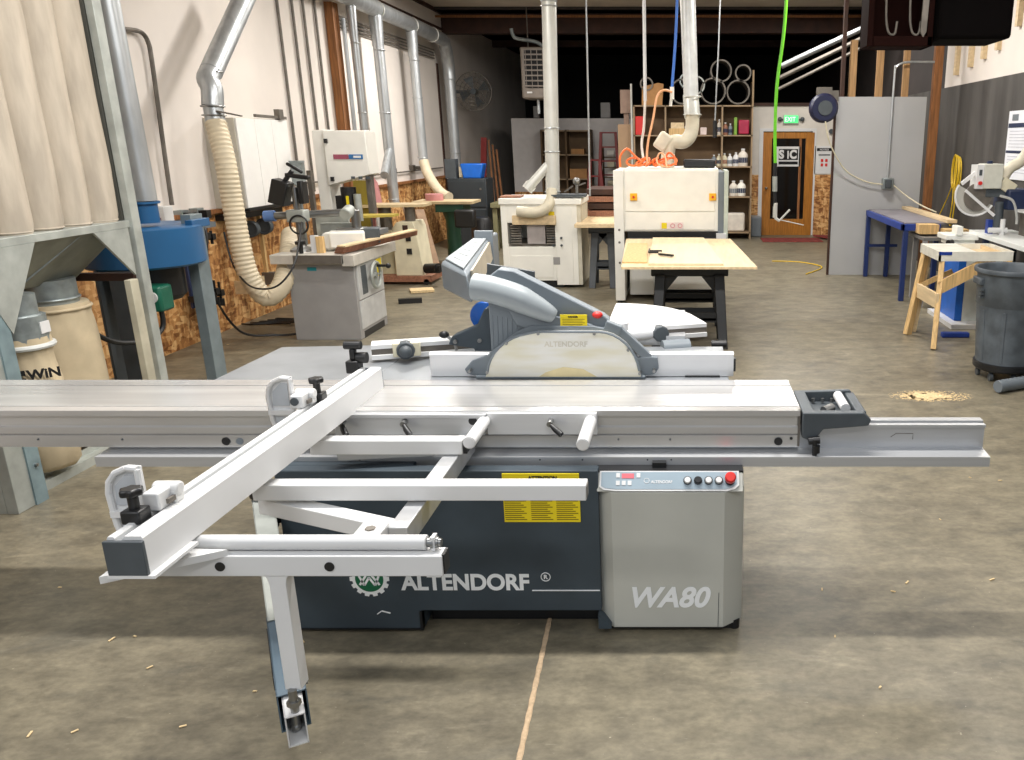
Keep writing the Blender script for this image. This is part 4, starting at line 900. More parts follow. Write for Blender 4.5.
MB().obox((-3.45, 8.55, .98), (.34, .24, .16), (0, 0, .35)).cyl((-3.60, 8.42, .97), (-3.57, 8.60, .97), .09).part('feeder_body', CREAM, pf_, bevel=.02)
MB().obox((-3.27, 8.75, 1.0), (.16, .2, .15), (0, 0, .35)).part('feeder_motor', DGREY, pf_, bevel=.01)
MB().box(-3.72, -3.65, 8.3, 8.34, .87, 1.04).part('hold_down', WHITE, sh)
MB().box(-3.66, -3.59, 8.28, 8.33, .87, 1.03).solo('wood_block', WOOD, 'small pine block standing on the grey shaper table', 'block')
MB().cyl((-3.80, 8.25, .96), (-3.80, 8.25, .99), .05).cyl((-3.80, 8.25, .87), (-3.80, 8.25, .97), .02).part('lock_knob', BLACK, sh)
for k in range(5):
    m_ = MB().bar((-3.42+.012*k, 8.22-.01*k, .88+.017*k), (-3.04+.012*k, 9.38-.03*k, .935+.016*k), .10, .014)
    m_.solo('board', RWOOD if k < 4 else WOODL, ('reddish strip at the bottom of the pile leaning on the grey shaper table', 'second reddish strip up in the pile on the grey shaper table', 'middle reddish strip in the pile on the grey shaper table', 'fourth reddish strip up in the pile on the grey shaper table', 'pale strip topmost on the pile of boards on the grey shaper table')[k], 'board', 'boards piled on the shaper')
for k in range(5):
    c_ = gz(268, 324, .02) + Vector((.05*k, .03*k, .006*k)); MB().tube(smooth([c_ + Vector((-.28+.03*k, .0, 0)), c_ + Vector((-.15, -.07+.02*k, .01)), c_ + Vector((.05, .03, 0)), c_ + Vector((.25, -.02+.03*k, .01))], 5), .012, 6).solo('coiled_cord', BLACK, 'black cord lying coiled on the floor left of the grey shaper', 'cord', 'loops of cord by the shaper')
MB().tube(smooth([gy(224, 232, 8.05), gy(232, 262, 8.0), gy(246, 283, 7.85), gy(262, 289, 7.82), gy(280, 284, 7.82), gy(295, 262, 7.9), gy(302, 222, 8.1)], 6), .009, 6).solo('thin_cable', BLACK, 'thin black cable sagging in front of the cream hose toward the shaper', 'cable')
# ---------------- band saw
bs = thing('band_saw', (-4.1, 10.5, 0), 'tall white band saw with blue and red strip on its upper wheel cover', 'band saw')
BSW = mat('bandsaw_white', (228, 226, 218), .4, var=.03)
MB().prism([(-4.34,.9),(-4.34,2.06),(-4.20,2.07),(-4.20,.9)], 'Y', 10.3, 10.65).part('column', BSW, bs, bevel=.006)
dv = MB().prism([(-4.20,1.42),(-4.20,2.06),(-3.70,2.06),(-3.69,1.55)], 'Y', 10.27, 10.62).part('upper_wheel_cover', BSW, bs, bevel=.01)
MB().box(-4.10, -3.92, 10.262, 10.27, 1.73, 1.785).part('red_strip', mat('maroon_print', (150, 74, 92), .5), dv)
MB().box(-3.915, -3.75, 10.262, 10.27, 1.73, 1.785).part('blue_strip', mat('label_blue', (40, 104, 160), .5), dv)
MB().box(-3.86, -3.77, 10.26, 10.262, 1.745, 1.77).part('white_print', WHITE, dv)
for x, z in ((-4.17, 1.94), (-4.14, 1.50)): MB().box(x-.02, x+.02, 10.25, 10.27, z-.025, z+.025).part('latch', BLACK, dv)
for x in (-3.89, -3.80, -3.71): MB().box(x-.025, x+.02, 10.262, 10.27, 1.50, 1.53).part('vent', DGREY, dv)
MB().box(-3.79, -3.72, 10.38, 10.48, 1.08, 1.54).part('blade_guide_post', DSTEEL, bs, bevel=.004)
MB().box(-4.34, -3.93, 10.27, 10.65, 0, .80).part('lower_wheel_cover', BSW, bs, bevel=.01)
MB().box(-4.3, -3.75, 10.1, 10.9, .80, .86).part('table', CAST, bs, bevel=.004)
MB().cyl((-4.0, 10.35, 1.05), (-4.0, 10.35, 1.40), .09).box(-4.14, -3.95, 10.28, 10.4, 1.10, 1.30).part('feeder_motor', BLACK, bs)
MB().box(-4.0, -3.97, 10.25, 10.27, 1.18, 1.30).part('yellow_stripe', YEL, bs)
MB().cyl((-3.88, 10.3, 1.0), (-3.88, 10.3, 1.32), .045).part('post', GALVL, bs)
bs.location.x -= .10
MB().box(-4.60, -4.44, 9.9, 10.0, 1.45, 1.72).box(-4.64, -4.40, 9.88, 9.92, 1.70, 1.72).box(-4.54, -4.50, 9.93, 9.97, 0, 1.45).solo('switch_box', GALV, 'small grey metal switch box standing left of the white band saw', 'switch box')
MB().box(-4.52, -4.47, 10.2, 10.26, 0, 1.6).solo('steel_square', DSTEEL, 'grey upright bar at the left edge of the white band saw', 'bar')
# yellow and pink things on the wall behind the band saw
MB().box(-4.52, -4.34, 11.6, 11.66, .0, 1.42).solo('push_board', mat('olive_yellow_board', (140, 126, 46), .6), 'olive yellow board upright behind the white band saw', 'board')
MB().prism([(11.9,.0),(12.3,.0),(12.3,.95),(12.15,1.36),(12.0,1.45),(11.9,.95)], 'X', -4.42, -4.38).solo('jig_plate', mat('dusty_pink', (190, 130, 130), .7), 'dusty pink template leaning behind the white band saw', 'template')
# ================================================================== machines in the middle
def frustum_leg(m, a, b, w1, w2): return m.bar(a, b, w1, w2)
# cream machine with a wing table
cm = thing('edge_jointer', (-4.0, 12.3, 0), 'small cream machine on a low dolly with a long tan table on top', 'woodworking machine')
MB().prism([(-4.05,.12),(-4.05,.78),(-3.98,.86),(-3.76,.86),(-3.73,.78),(-3.66,.12)], 'Y', 11.6, 12.1).part('cabinet', CREAMD, cm, bevel=.008)
MB().box(-4.55, -4.05, 11.75, 12.1, .12, .72).part('side_cabinet', mat('olive_cream_enamel', (206, 200, 166), .5), cm, bevel=.006)
MB().box(-4.55, -3.55, 11.55, 12.15, .04, .12).part('dolly', RWOOD, cm)
for x in (-4.5, -3.62): MB().cyl((x, 11.55, .04), (x, 11.62, .04), .04).part('wheel', BLACK, cm)
MB().prism([(-4.52,11.5),(-3.62,11.7),(-3.62,12.1),(-4.52,12.0)], 'Z', 1.06, 1.095).part('table', mat('tan_table', (196, 176, 138), .5), cm)
MB().cyl((-4.2, 11.8, .72), (-4.2, 11.8, 1.06), .09).part('table_support', DSTEEL, cm)
MB().cyl((-3.85, 11.8, .85), (-3.85, 11.8, 1.06), .07).part('table_support', DSTEEL, cm)
MB().box(-4.5, -4.05, 11.55, 11.75, .70, .74).part('shelf', CREAMD, cm)
for x, z in ((-3.90, .82), (-3.87, .68), (-3.87, .50)): MB().box(x, x+.07, 11.585, 11.6, z-.08, z).part('control_box', DWOOD if z > .8 else BLACK, cm)
for k in range(4): MB().cyl((-4.45+.1*k, 11.65, .74), (-4.45+.1*k, 11.65, .92), .025).part('tool_holder', DSTEEL if k % 2 else WHITE, cm)
MB().cyl((-3.62, 11.6, .22), (-3.42, 11.5, .24), .07).cyl((-3.43, 11.5, .24), (-3.38, 11.48, .24), .05).part('dust_port', BLACK, cm)
MB().prism([(-4.65,10.9),(-3.90,11.3),(-3.90,11.5),(-4.65,11.4)], 'Z', .96, .99).solo('yellow_board', mat('dull_yellow_board', (184, 164, 70), .6), 'dull yellow board lying beyond the shaper in front of the cream machine', 'board')
MB().obox((-3.52, 11.0, .02), (.3, .25, .03), (0, 0, .4)).solo('scrap_wood', SAWD, 'small pile of pale scraps on the floor beside the grey shaper', 'scraps')
MB().obox((-3.42, 10.2, .03), (.28, .08, .06), (0, 0, .3)).solo('floor_pedal', BLACK, 'small black pedal on the floor between the shaper and cream machine', 'pedal')
# green pedestal machine
gm = thing('green_machine', (-3.9, 13.6, 0), 'dark green pedestal sander with tan table near the left wall', 'woodworking machine')
MB().lathe([(.22, 0), (.20, .05), (.12, .12), (.11, .7), (.16, .85)], (-3.75, 13.6, 0), 16).part('pedestal', GREEN, gm)
MB().box(-4.3, -3.35, 13.3, 13.9, .98, 1.02).part('table', mat('tan_table', (196, 176, 138), .5), gm)
MB().box(-3.95, -3.5, 13.35, 13.8, .85, .98).part('body', GREEN, gm, bevel=.01)
MB().box(-3.62, -3.30, 13.2, 13.34, .62, .90).part('motor', BLACK, gm, bevel=.03)
MB().cyl((-4.02, 13.6, 1.02), (-4.02, 13.6, 1.12), .14).part('disc_guard', mat('dusty_pink', (190, 130, 130), .7), gm)
for k, (x, l, a) in enumerate(((-4.32, 1.0, .08), (-4.22, .85, .14), (-4.12, .9, .10))):
    MB().bar((x+.25, 12.9, 0), (x-.05, 13.25, l), .14, .03).solo('offcut_board', mat('weathered_board', (150, 122, 96), .7, var=.2), ('leftmost', 'middle', 'rightmost')[k] + ' of three boards leaning between the cream and green machines', 'board', 'boards leaning by the green machine')
# dark cabinet with a blue bin
dcab = thing('tool_cabinet', (-3.9, 15.6, 0), 'dark grey metal cabinet against the left wall carrying a blue bin', 'cabinet')
MB().box(-4.30, -3.60, 15.4, 16.0, 0, 1.28).part('body', mat('charcoal_enamel', (44, 50, 54), .5), dcab, bevel=.01)
MB().box(-4.28, -3.62, 15.385, 15.4, .78, 1.24).part('drawer', mat('charcoal_enamel', (44, 50, 54), .5), dcab, bevel=.005)
MB().box(-4.28, -3.62, 15.385, 15.4, .06, .74).part('door', mat('charcoal_enamel', (44, 50, 54), .5), dcab, bevel=.005)
MB().cyl((-3.70, 15.37, 1.1), (-3.70, 15.385, 1.1), .02).part('lock', STEEL, dcab)
MB().prism([(-4.02,1.28),(-3.70,1.28),(-3.64,1.54),(-4.06,1.54)], 'Y', 15.45, 15.75).solo('storage_bin', SKYB, 'bright blue plastic bin on the dark grey cabinet', 'bin', bevel=.02)
MB().box(-4.35, -4.15, 15.5, 15.7, 1.28, 1.62).solo('grey_box', DGREY, 'grey box on the dark cabinet beside the blue bin', 'box')
m_ = MB().bar((-4.4, 18.6, 1.0), (-4.35, 18.7, 2.0), .12, .06)
m_.solo('red_tool', REDL, 'dark red long tool leaning on the left wall behind the blue bin', 'tool')
for k in range(3):
    MB().bar((-4.15+.1*k, 18.5, 0), (-4.3+.08*k, 18.9, 1.95-.1*k), .04, .03).solo('leaning_pole', FIR, ('leftmost', 'middle', 'rightmost')[k] + ' one of three dim wooden poles leaning on the wall behind the blue bin', 'pole', 'poles behind the blue bin')
MB().box(-3.50, -2.5, 15.2, 15.9, .78, .86).box(-3.48, -3.40, 15.25, 15.33, 0, .78).box(-2.62, -2.54, 15.25, 15.33, 0, .78).box(-3.48, -3.40, 15.75, 15.83, 0, .78).box(-2.62, -2.54, 15.75, 15.83, 0, .78).box(-3.48, -2.54, 15.7, 15.72, .3, .5).solo('work_bench', mat('olive_bench', (122, 118, 86), .7), 'low olive bench behind the grey boom, left of the cream planer', 'bench')
fe_ = MB().cyl((-3.40, 15.0, 0), (-3.40, 15.0, .65), .17, n=20).cyl((-3.40, 15.0, .65), (-3.40, 15.0, .72), .12).part if False else None
MB().lathe([(.17, 0), (.18, .03), (.18, .6), (.14, .68), (.03, .70)], (-3.48, 14.4, 0), 20).solo('black_drum', BLACK, 'black canister on the floor beside the green machine', 'canister')
# wall fan
wf = thing('wall_fan', (-4.25, 17.8, 2.7), 'large dark round wall fan with wire cage high on the left wall', 'fan')
fcx, fcy, fcz, FR = -4.40, 18.3, 2.92, .38
for r in (.12, .2, .28, FR): MB().torus((fcx, fcy-.06, fcz), r, .006 if r < FR else .011, 'Y', 36, 5).part('cage_ring', DSTEEL, wf)
m_ = MB()
for k in range(18):
    a = 2*math.pi*k/18; m_.cyl((fcx+.05*math.cos(a), fcy-.08, fcz+.05*math.sin(a)), (fcx+FR*math.cos(a), fcy-.05, fcz+FR*math.sin(a)), .004, n=5)
o_ = m_.part('cage_wires', DSTEEL, wf); o_['kind'] = 'stuff'
for k in range(4):
    a = 2*math.pi*k/4 + .4; u, v = math.cos(a), math.sin(a)
    MB().hexa([(fcx+.05*u, fcy+.02, fcz+.05*v), (fcx+.3*u-.1*v, fcy-.02, fcz+.3*v+.1*u), (fcx+.3*u+.1*v, fcy+.03, fcz+.3*v-.1*u), (fcx+.06*u+.02*v, fcy+.03, fcz+.06*v), (fcx+.05*u, fcy+.025, fcz+.05*v), (fcx+.3*u-.1*v, fcy-.015, fcz+.3*v+.1*u), (fcx+.3*u+.1*v, fcy+.035, fcz+.3*v-.1*u), (fcx+.06*u+.02*v, fcy+.035, fcz+.06*v)]).part('blade', DGREY, wf)
MB().cyl((fcx, fcy-.09, fcz), (fcx, fcy+.15, fcz), .06).box(fcx-.57, fcx, fcy+.08, fcy+.14, fcz-.03, fcz+.03).part('motor', DGREY, wf)
# unit heater
uh = thing('unit_heater', (-2.9, 17.3, 2.65), 'grey unit heater with louvred face hung from the roof behind the galvanised pipe', 'heater')
HB = mat('heater_grey', (122, 112, 102), .5)
MB().box(-3.16, -2.66, 17.0, 17.7, 2.72, 3.66).part('body', HB, uh, bevel=.03)
m_ = MB().box(-3.08, -2.70, 16.98, 17.0, 2.92, 3.60).part('louvre_recess', DARKB, uh)
for k in range(7): MB().box(-3.08, -2.70, 16.95, 16.985, 2.94+k*.095, 2.965+k*.095).part('louvre', HB, uh)
for k in range(4): MB().box(-3.06+.11*k, -3.05+.11*k, 16.96, 16.98, 2.92, 3.60).part('louvre_divider', HB, uh)
MB().box(-3.06, -2.96, 16.985, 17.0, 2.82, 2.85).part('name_plate', WHITE, uh)
MB().tube(smooth([(-2.7, 17.3, 3.66), (-2.9, 17.3, 3.78), (-3.25, 17.3, 3.84), (-3.33, 17.3, 3.90), (-3.36, 17.3, 4.02)], 6), .035, 10).part('gas_pipe', GALV, uh)
for x in (-3.06, -2.72): MB().cyl((x, 17.35, 3.66), (x, 17.35, 4.42), .012, n=6).part('hanger_rod', DSTEEL, uh)
MB().cyl((-2.9, 17.3, 2.45), (-2.9, 17.3, 2.72), .03, n=8).part('drain_pipe', DUCT, uh)
# wooden rack against the partition
rk = thing('wooden_rack', (-2.8, 20.2, 0), 'dark wooden open rack standing against the far white partition', 'rack')
for x in (-3.35, -2.78, -2.22): MB().box(x, x+.04, 20.0, 20.45, 0, 2.18).part('upright', SHELFB, rk)
for z in (.55, 1.05, 1.6, 2.14): MB().box(-3.35, -2.18, 20.0, 20.45, z, z+.03).part('shelf', SHELFW, rk)
MB().box(-3.33, -2.2, 20.44, 20.46, .1, 2.14).part('back_panel', SHELFB, rk)
for k, (x, z, w_, h_) in enumerate(((-2.65, 1.63, .3, .12), (-2.7, 1.08, .4, .22), (-3.2, 1.63, .25, .1))):
    MB().box(x, x+w_, 20.05, 20.3, z, z+h_).solo('stored_box', CARD, ('low yellowish box on the upper right shelf of the dark wooden rack', 'pale block on the middle right shelf of the dark wooden rack', 'small box on the upper left shelf of the dark wooden rack')[k], 'box', 'boxes on the far rack')
# red ladders
def ladder(x0, x1, top, y, lab):
    ld = thing('step_ladder', ((x0+x1)/2, y, 0), lab, 'ladder', 'red ladders'); dx = .12
    for s0, t0 in ((x0, x0+dx), (x1, x1-dx)):
        MB().bar((s0, y, 0), (t0, y+.15, top), .06, .03).part('front_rail', REDL, ld)
        MB().bar((s0, y+.75, 0), (t0, y+.25, top), .05, .03).part('rear_rail', REDL, ld)
    n = int(top/.3)
    for k in range(1, n):
        f = k*.3/top; MB().box(x0+dx*f, x1-dx*f, y+.15*f-.02, y+.15*f+.06, k*.3-.015, k*.3+.015).part('step', REDL, ld)
    MB().box(x0+dx, x1-dx, y+.1, y+.3, top-.03, top).part('top_cap', REDL, ld)
ladder(-1.98, -1.42, 2.12, 19.0, 'taller red stepladder between the far partition and the white sander')
ladder(-2.16, -1.72, 1.55, 18.3, 'shorter red stepladder just left of the taller red one')
for k, z in enumerate((1.72, 1.5, 1.28, 1.05, .85)):
    MB().box(-1.78, -1.62, 19.6, 19.7, z-.14, z).solo('paint_can', (CREAM, CREAMD)[k % 2], ('topmost', 'second from top', 'middle', 'second lowest', 'lowest')[k] + ' pale jar glimpsed between the rungs of the taller red ladder', 'jar', 'jars seen through the ladder')
MB().box(-1.85, -1.55, 19.55, 19.85, 0, 1.75).box(-1.9, -1.5, 19.85, 19.9, 0, 1.85).solo('narrow_shelf', SHELFB, 'narrow brown stand of jars behind the taller red ladder', 'shelf') if False else None
ss = thing('narrow_shelf', (-1.7, 19.65, 0), 'narrow brown shelf of pale jars behind the taller red ladder', 'shelf')
for k, z in enumerate((1.72, 1.5, 1.28, 1.05, .85)): MB().box(-1.86, -1.54, 19.55, 19.8, z-.165, z-.142).part('shelf', SHELFB, ss)
for x in (-1.88, -1.54): MB().box(x, x+.02, 19.55, 19.8, 0, 1.8).part('side', SHELFB, ss)
# ---------------- planer
pl_ = thing('thickness_planer', (-1.95, 11.7, 0), 'cream thickness planer with open bed and round hood behind the saw guard', 'planer')
X0, X1, Y0 = -2.47, -1.40, 11.3
bd = MB().box(X0, X0+.08, Y0, Y0+.8, .0, 1.12).box(X0+.08, X0+.72, Y0, Y0+.8, .10, .56).box(X0+.72, X1-.12, Y0, Y0+.8, .04, 1.12).box(X0+.08, X0+.72, Y0, Y0+.8, .88, 1.12).box(X0+.08, X0+.72, Y0+.72, Y0+.8, .56, .88)
bd.part('body', CREAM, pl_, bevel=.004)
MB().box(X1-.12, X1-.05, Y0, Y0+.8, .04, 1.12).part('corner_panel', CREAM, pl_, bevel=.004)
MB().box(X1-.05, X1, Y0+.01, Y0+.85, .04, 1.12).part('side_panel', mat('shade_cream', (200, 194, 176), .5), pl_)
MB().box(X0-.02, X1+.02, Y0-.02, Y0+.85, 1.12, 1.20).part('top_cover', CREAM, pl_, bevel=.008)
MB().box(X0+.16, X0+.74, Y0-.06, Y0, .86, .98).part('feed_lip', WOODL, pl_, bevel=.004)
MB().box(X0+.08, X0+.72, Y0+.05, Y0+.70, .56, .60).part('bed', DSTEEL, pl_)
MB().box(X0+.34, X0+.58, Y0+.02, Y0+.06, .60, .86).part('centre_plate', mat('mauve_grey', (176, 168, 166), .5), pl_)
for x in (X0+.12, X0+.60):
    for k in range(8): MB().cyl((x, Y0+.02, .60+k*.034), (x+.14, Y0+.02, .60+k*.034), .011, n=8).part('spring_coil', DSTEEL, pl_)
MB().box(X0+.12, X0+.68, Y0-.008, Y0, .14, .44).part('lower_door', CREAM, pl_, bevel=.003)
for x in (-1.78, -1.67):
    for z in (.58, .68): MB().cyl((x, Y0-.02, z), (x, Y0, z), .016).part('dial', DGREY, pl_)
MB().box(-1.80, -1.70, Y0-.004, Y0, .32, .42).part('spec_plate', MGREY, pl_)
MB().box(-1.83, -1.75, Y0-.005, Y0, .94, 1.03).part('warning_sticker', YEL, pl_)
MB().box(X0+.5, X0+.78, Y0-.006, Y0, 0, .10).box(X1-.35, X1-.08, Y0-.006, Y0, -.0, .04).part('toe_gap', BLACK, pl_) if False else MB().box(X0+.08, X0+.8, Y0+.05, Y0+.75, 0, .10).part('toe_recess', BLACK, pl_)
MB().tube(smooth([(-2.22, Y0-.10, 1.04), (-1.98, Y0-.12, 1.03), (-1.84, Y0-.08, 1.09), (-1.79, Y0+.05, 1.20), (-1.79, Y0+.12, 1.30)], 6), .072, 16).part('suction_hood', mat('dusty_hood', (206, 198, 176), .5, var=.1), pl_)
# pipe above
pp_ = thing('extraction_pipe', (-1.78, 11.6, 2.6), 'pale galvanised pipe dropping from the ceiling onto the cream planer', 'duct')
MB().cyl((-1.79, 11.5, 1.25), (-1.73, 11.6, 4.42), .094, n=26).part('pipe', DUCTW, pp_)
for z in (1.28, 1.80, 2.10, 3.60, 3.66): MB().torus((-1.79+.019*(z-1.25), 11.5+.03*(z-1.25), z), .10, .008).part('clamp_ring', DUCT, pp_)
MB().cyl((-1.84, 11.5, 1.62), (-2.08, 11.42, 1.36), .06, n=18).cyl((-2.06, 11.43, 1.38), (-2.12, 11.41, 1.31), .078, n=18).part('side_branch', DUCTW, pp_)
MB().obox((-1.56, 11.45, 1.235), (.46, .3, .03), (0, 0, .05)).solo('tray', DGREY, 'dark tray on top of the cream planer right of the pipe', 'tray')
wh = thing('air_fitting', (-1.45, 11.4, 1.25), 'small cluster of steel fittings standing on the dark tray on the planer', 'fitting')
MB().cyl((-1.45, 11.4, 1.25), (-1.45, 11.4, 1.45), .02).sphere((-1.45, 11.4, 1.42), .05).part('valve_body', STEEL, wh)
MB().bar((-1.62, 11.4, 1.28), (-1.50, 11.4, 1.36), .02, .02).bar((-1.45, 11.4, 1.36), (-1.33, 11.4, 1.40), .02, .02).part('lever', DSTEEL, wh)
MB().box(X0-.02, X0+.25, Y0+.1, Y0+.4, 1.205, 1.225).solo('flat_board', RWOOD, 'thin reddish board lying on the left top of the cream planer', 'board')
# ---------------- wide belt sander
ws = thing('wide_belt_sander', (-.15, 10.8, 0), 'large cream wide belt sander with two yellow switches behind the plywood sheet', 'sander')
Y0 = 10.2
MB().box(-.86, -.74, Y0, Y0+1.1, .03, 1.60).part('left_post', CREAM, ws, bevel=.004)
MB().box(-.74, .40, Y0+.02, Y0+1.1, .88, 1.62).part('head', CREAM, ws, bevel=.006)
MB().box(-.72, .36, Y0+.005, Y0+.02, 1.12, 1.60).part('front_door', mat('warm_cream', (240, 237, 226), .4, var=.04), ws, bevel=.004)
MB().box(-.72, .36, Y0+.005, Y0+.02, .90, 1.11).part('lower_panel', mat('warm_cream', (240, 237, 226), .4), ws, bevel=.003)
MB().box(-.70, -.40, Y0+.3, Y0+1.0, .05, .80).box(-.70, .40, Y0+.35, Y0+1.0, .05, .70).part('base', CREAM, ws, bevel=.004)
MB().box(-.68, .42, Y0-.0, Y0+1.0, .70, .80).part('conveyor_bed', DGREY, ws)
MB().box(-.70, .40, Y0+.03, Y0+.3, .80, .88).part('feed_gap', BLACK, ws)
MB().box(.40, .47, Y0+.02, Y0+1.0, .80, 1.58).part('right_panel', GREYP, ws)
MB().box(.47, .52, Y0-.02, Y0+.5, .78, 1.60).part('right_post', mat('pale_green_grey', (196, 204, 190), .4), ws, bevel=.004)
MB().box(.38, .50, Y0-.05, Y0+.1, .80, .86).part('corner_foot', WHITE, ws)
for x in (-.66, .29):
    q = MB().box(x, x+.085, Y0-.02, Y0+.005, 1.25, 1.335).part('yellow_switch', mat('switch_yellow', (240, 178, 30), .4, var=.02), ws, bevel=.004)
    MB().cyl((x+.043, Y0-.035, 1.292), (x+.043, Y0-.02, 1.292), .014).part('switch_knob', RED, q)
st_ = MB().box(-.30, -.02, Y0+.001, Y0+.005, .91, .99).part('warning_stickers', mat('sticker_white', (236, 220, 214), .5), ws)
MB().box(-.285, -.22, Y0-.001, Y0+.001, .915, .985).part('yellow_sticker', YEL, st_)
for k in range(2): MB().torus((-.15+.09*k, Y0, .95), .024, .004, 'Y', 16, 5).part('pink_symbol', mat('pink_print', (216, 120, 130), .5), st_)
for z in (.75, .5, .9): MB().cyl((-.80, Y0-.004, z), (-.80, Y0, z), .014).part('bolt', DSTEEL, ws)
MB().box(-.84, -.78, Y0+.02, Y0+.1, 0, .03).part('foot', BLACK, ws)
MB().box(.40, .44, Y0+.4, Y0+1.0, 0, .80).part('rear_leg', CREAM, ws)
# hood and ducts on the sander
hd_ = thing('suction_elbow', (-.1, 10.7, 1.63), 'big cream elbow pipe rising from the top of the wide belt sander', 'duct')
MB().tube(smooth([(-.22, 10.65, 1.62), (-.20, 10.65, 1.85), (-.14, 10.65, 1.93), (-.02, 10.65, 1.93), (.06, 10.68, 2.0), (.09, 10.7, 2.12), (.09, 10.7, 2.25)], 6), .085, 22).part('elbow', mat('cream_duct', (214, 206, 184), .45), hd_)
MB().obox((-.27, 10.63, 1.93), (.17, .17, .22), (0, .6, 0)).part('connector', mat('cream_duct', (214, 206, 184), .45), hd_, bevel=.03)
MB().cyl((.09, 10.7, 2.22), (.07, 10.8, 2.48), .098, n=24).part('sleeve', DUCTW, hd_)
for z in (2.25, 2.46): MB().torus((.09, 10.7+(z-2.25)*.3, z), .105, .008).part('clamp_ring', DUCTW, hd_)
MB().cyl((.075, 10.78, 2.45), (.0, 10.9, 4.42), .092, .094, 26).part('pipe', mat('white_duct', (216, 218, 216), .4, .2), hd_)
MB().box(-.02, .37, 10.45, 10.8, 1.625, 1.72).solo('black_tray', BLACK, 'black flat case lying on top of the wide belt sander', 'case', bevel=.02)
m_ = MB(); m_.cyl((.15, 10.6, 1.72), (.15, 10.6, 1.82), .02); 
# air lines from the ceiling
ap = thing('air_line', (-.48, 10.5, 1.65), 'white vertical air pipe from the ceiling ending in a pale hose behind the sander top', 'air line')
MB().cyl((-.48, 10.55, 2.40), (-.48, 10.6, 4.42), .020, n=12).part('pipe', WHITE, ap)
MB().tube(smooth([(-.48, 10.55, 2.42), (-.50, 10.55, 2.1), (-.53, 10.55, 1.9), (-.50, 10.5, 1.70), (-.46, 10.5, 1.66)], 6), .016, 10).part('hose', mat('white_hose', (226, 218, 208), .4), ap)
ab = thing('air_line', (-.13, 10.5, 2.3), 'blue air hose hanging from the ceiling beside the white duct', 'air line')
MB().tube(smooth([(-.07, 10.5, 4.42), (-.10, 10.5, 3.3), (-.155, 10.5, 2.55)], 8), .017, 10).part('hose', HBLUE, ab)
MB().cyl((-.155, 10.5, 2.56), (-.155, 10.5, 2.42), .026).cyl((-.165, 10.5, 2.42), (-.175, 10.5, 2.34), .018).part('coupling', CREAM, ab)
MB().tube(smooth([(-.155, 10.48, 2.50), (-.25, 10.45, 2.52), (-.33, 10.42, 2.45), (-.38, 10.4, 2.2), (-.44, 10.4, 1.95), (-.46, 10.4, 1.78), (-.45, 10.38, 1.66)], 8), .014, 8).part('hose', PEACH, ab)
# orange coiled hose on the sander
def coil_pts():
    out = []
    for k in range(5):
        c0 = Vector((-.62+.11*k, 10.38+.02*(k % 2), 1.64)); R_ = .085 - .006*(k % 3)
        for q in range(12):
            a = 2*math.pi*q/12 + k; out.append(c0 + Vector((R_*math.cos(a), .05*math.sin(a*1.0+k) , .012 + .045*(1+math.sin(a+k*.7)))))
    return out
MB().tube(smooth([(-.78, 10.34, 1.64), (-.78, 10.35, 1.76), (-.70, 10.36, 1.85), (-.62, 10.38, 1.78)] + coil_pts() + [(-.20, 10.36, 1.80), (-.13, 10.35, 1.76), (-.11, 10.33, 1.66)], 4), .013, 8).solo('air_hose', ORANGE, 'tangle of orange air hose heaped on top of the wide belt sander', 'hose')
MB().tube(smooth([(-.22, 10.22, 1.64), (-.24, 10.3, 1.76), (-.30, 10.32, 1.80), (-.34, 10.3, 1.72), (-.30, 10.24, 1.66), (-.18, 10.24, 1.64)], 6), .010, 8).solo('air_hose', PEACH, 'short pale orange hose loop on the sander beside the elbow pipe', 'hose')
# hanging cables
MB().cyl((-1.17, 9.0, 1.1), (-1.30, 9.0, 4.42), .010, n=6).solo('hanging_cable', DSTEEL, 'thin grey cable hanging from the ceiling right of the planer pipe', 'cable') if False else MB().tube([gy(590, 196, 12.2), gy(588, 90, 12.2), gy(585, -40, 12.2)], .013, 6).solo('hanging_cable', DUCT, 'thin grey cable hanging from the ceiling right of the planer pipe', 'cable')
m_ = thing('pull_cord', (.42, 11.6, 2.0), 'thin cord with dark handle hanging above the right end of the sander', 'cord')
MB().tube([(.40, 11.6, 2.2), (.44, 11.6, 3.2), (.47, 11.6, 4.42)], .010, 6).part('cord', DUCT, m_)
MB().cyl((.40, 11.6, 2.2), (.40, 11.6, 1.98), .028).part('handle', BLACK, m_)
lh = thing('air_line', (1.15, 10.5, 1.2), 'lime green air hose hanging from the ceiling in front of the oak door', 'air line')
MB().tube(smooth([(1.19, 10.5, 4.42), (1.17, 10.5, 3.3), (1.10, 10.5, 2.6), (1.09, 10.5, 2.1), (1.105, 10.5, 1.66)], 8), .020, 10).part('hose', LIME, lh)
MB().cyl((1.105, 10.5, 1.68), (1.105, 10.5, 1.50), .024).part('coupling', BLACK, lh)
MB().cyl((1.11, 10.5, 1.36), (1.115, 10.5, 1.16), .024).part('coupling', BLACK, lh)
MB().cyl((1.105, 10.5, 1.52), (1.11, 10.5, 1.34), .030).part('filter_bowl', GALVL, lh)
bg_ = MB().cyl((1.12, 10.5, 1.20), (1.12, 10.5, 1.02), .028).bar((1.12, 10.5, 1.02), (1.18, 10.48, .98), .04, .03).bar((1.17, 10.48, .98), (1.30, 10.48, 1.12), .022, .022).bar((1.16, 10.48, 1.0), (1.48, 10.48, .93), .012, .012).part('blow_gun', DUCTW, lh, bevel=.004)
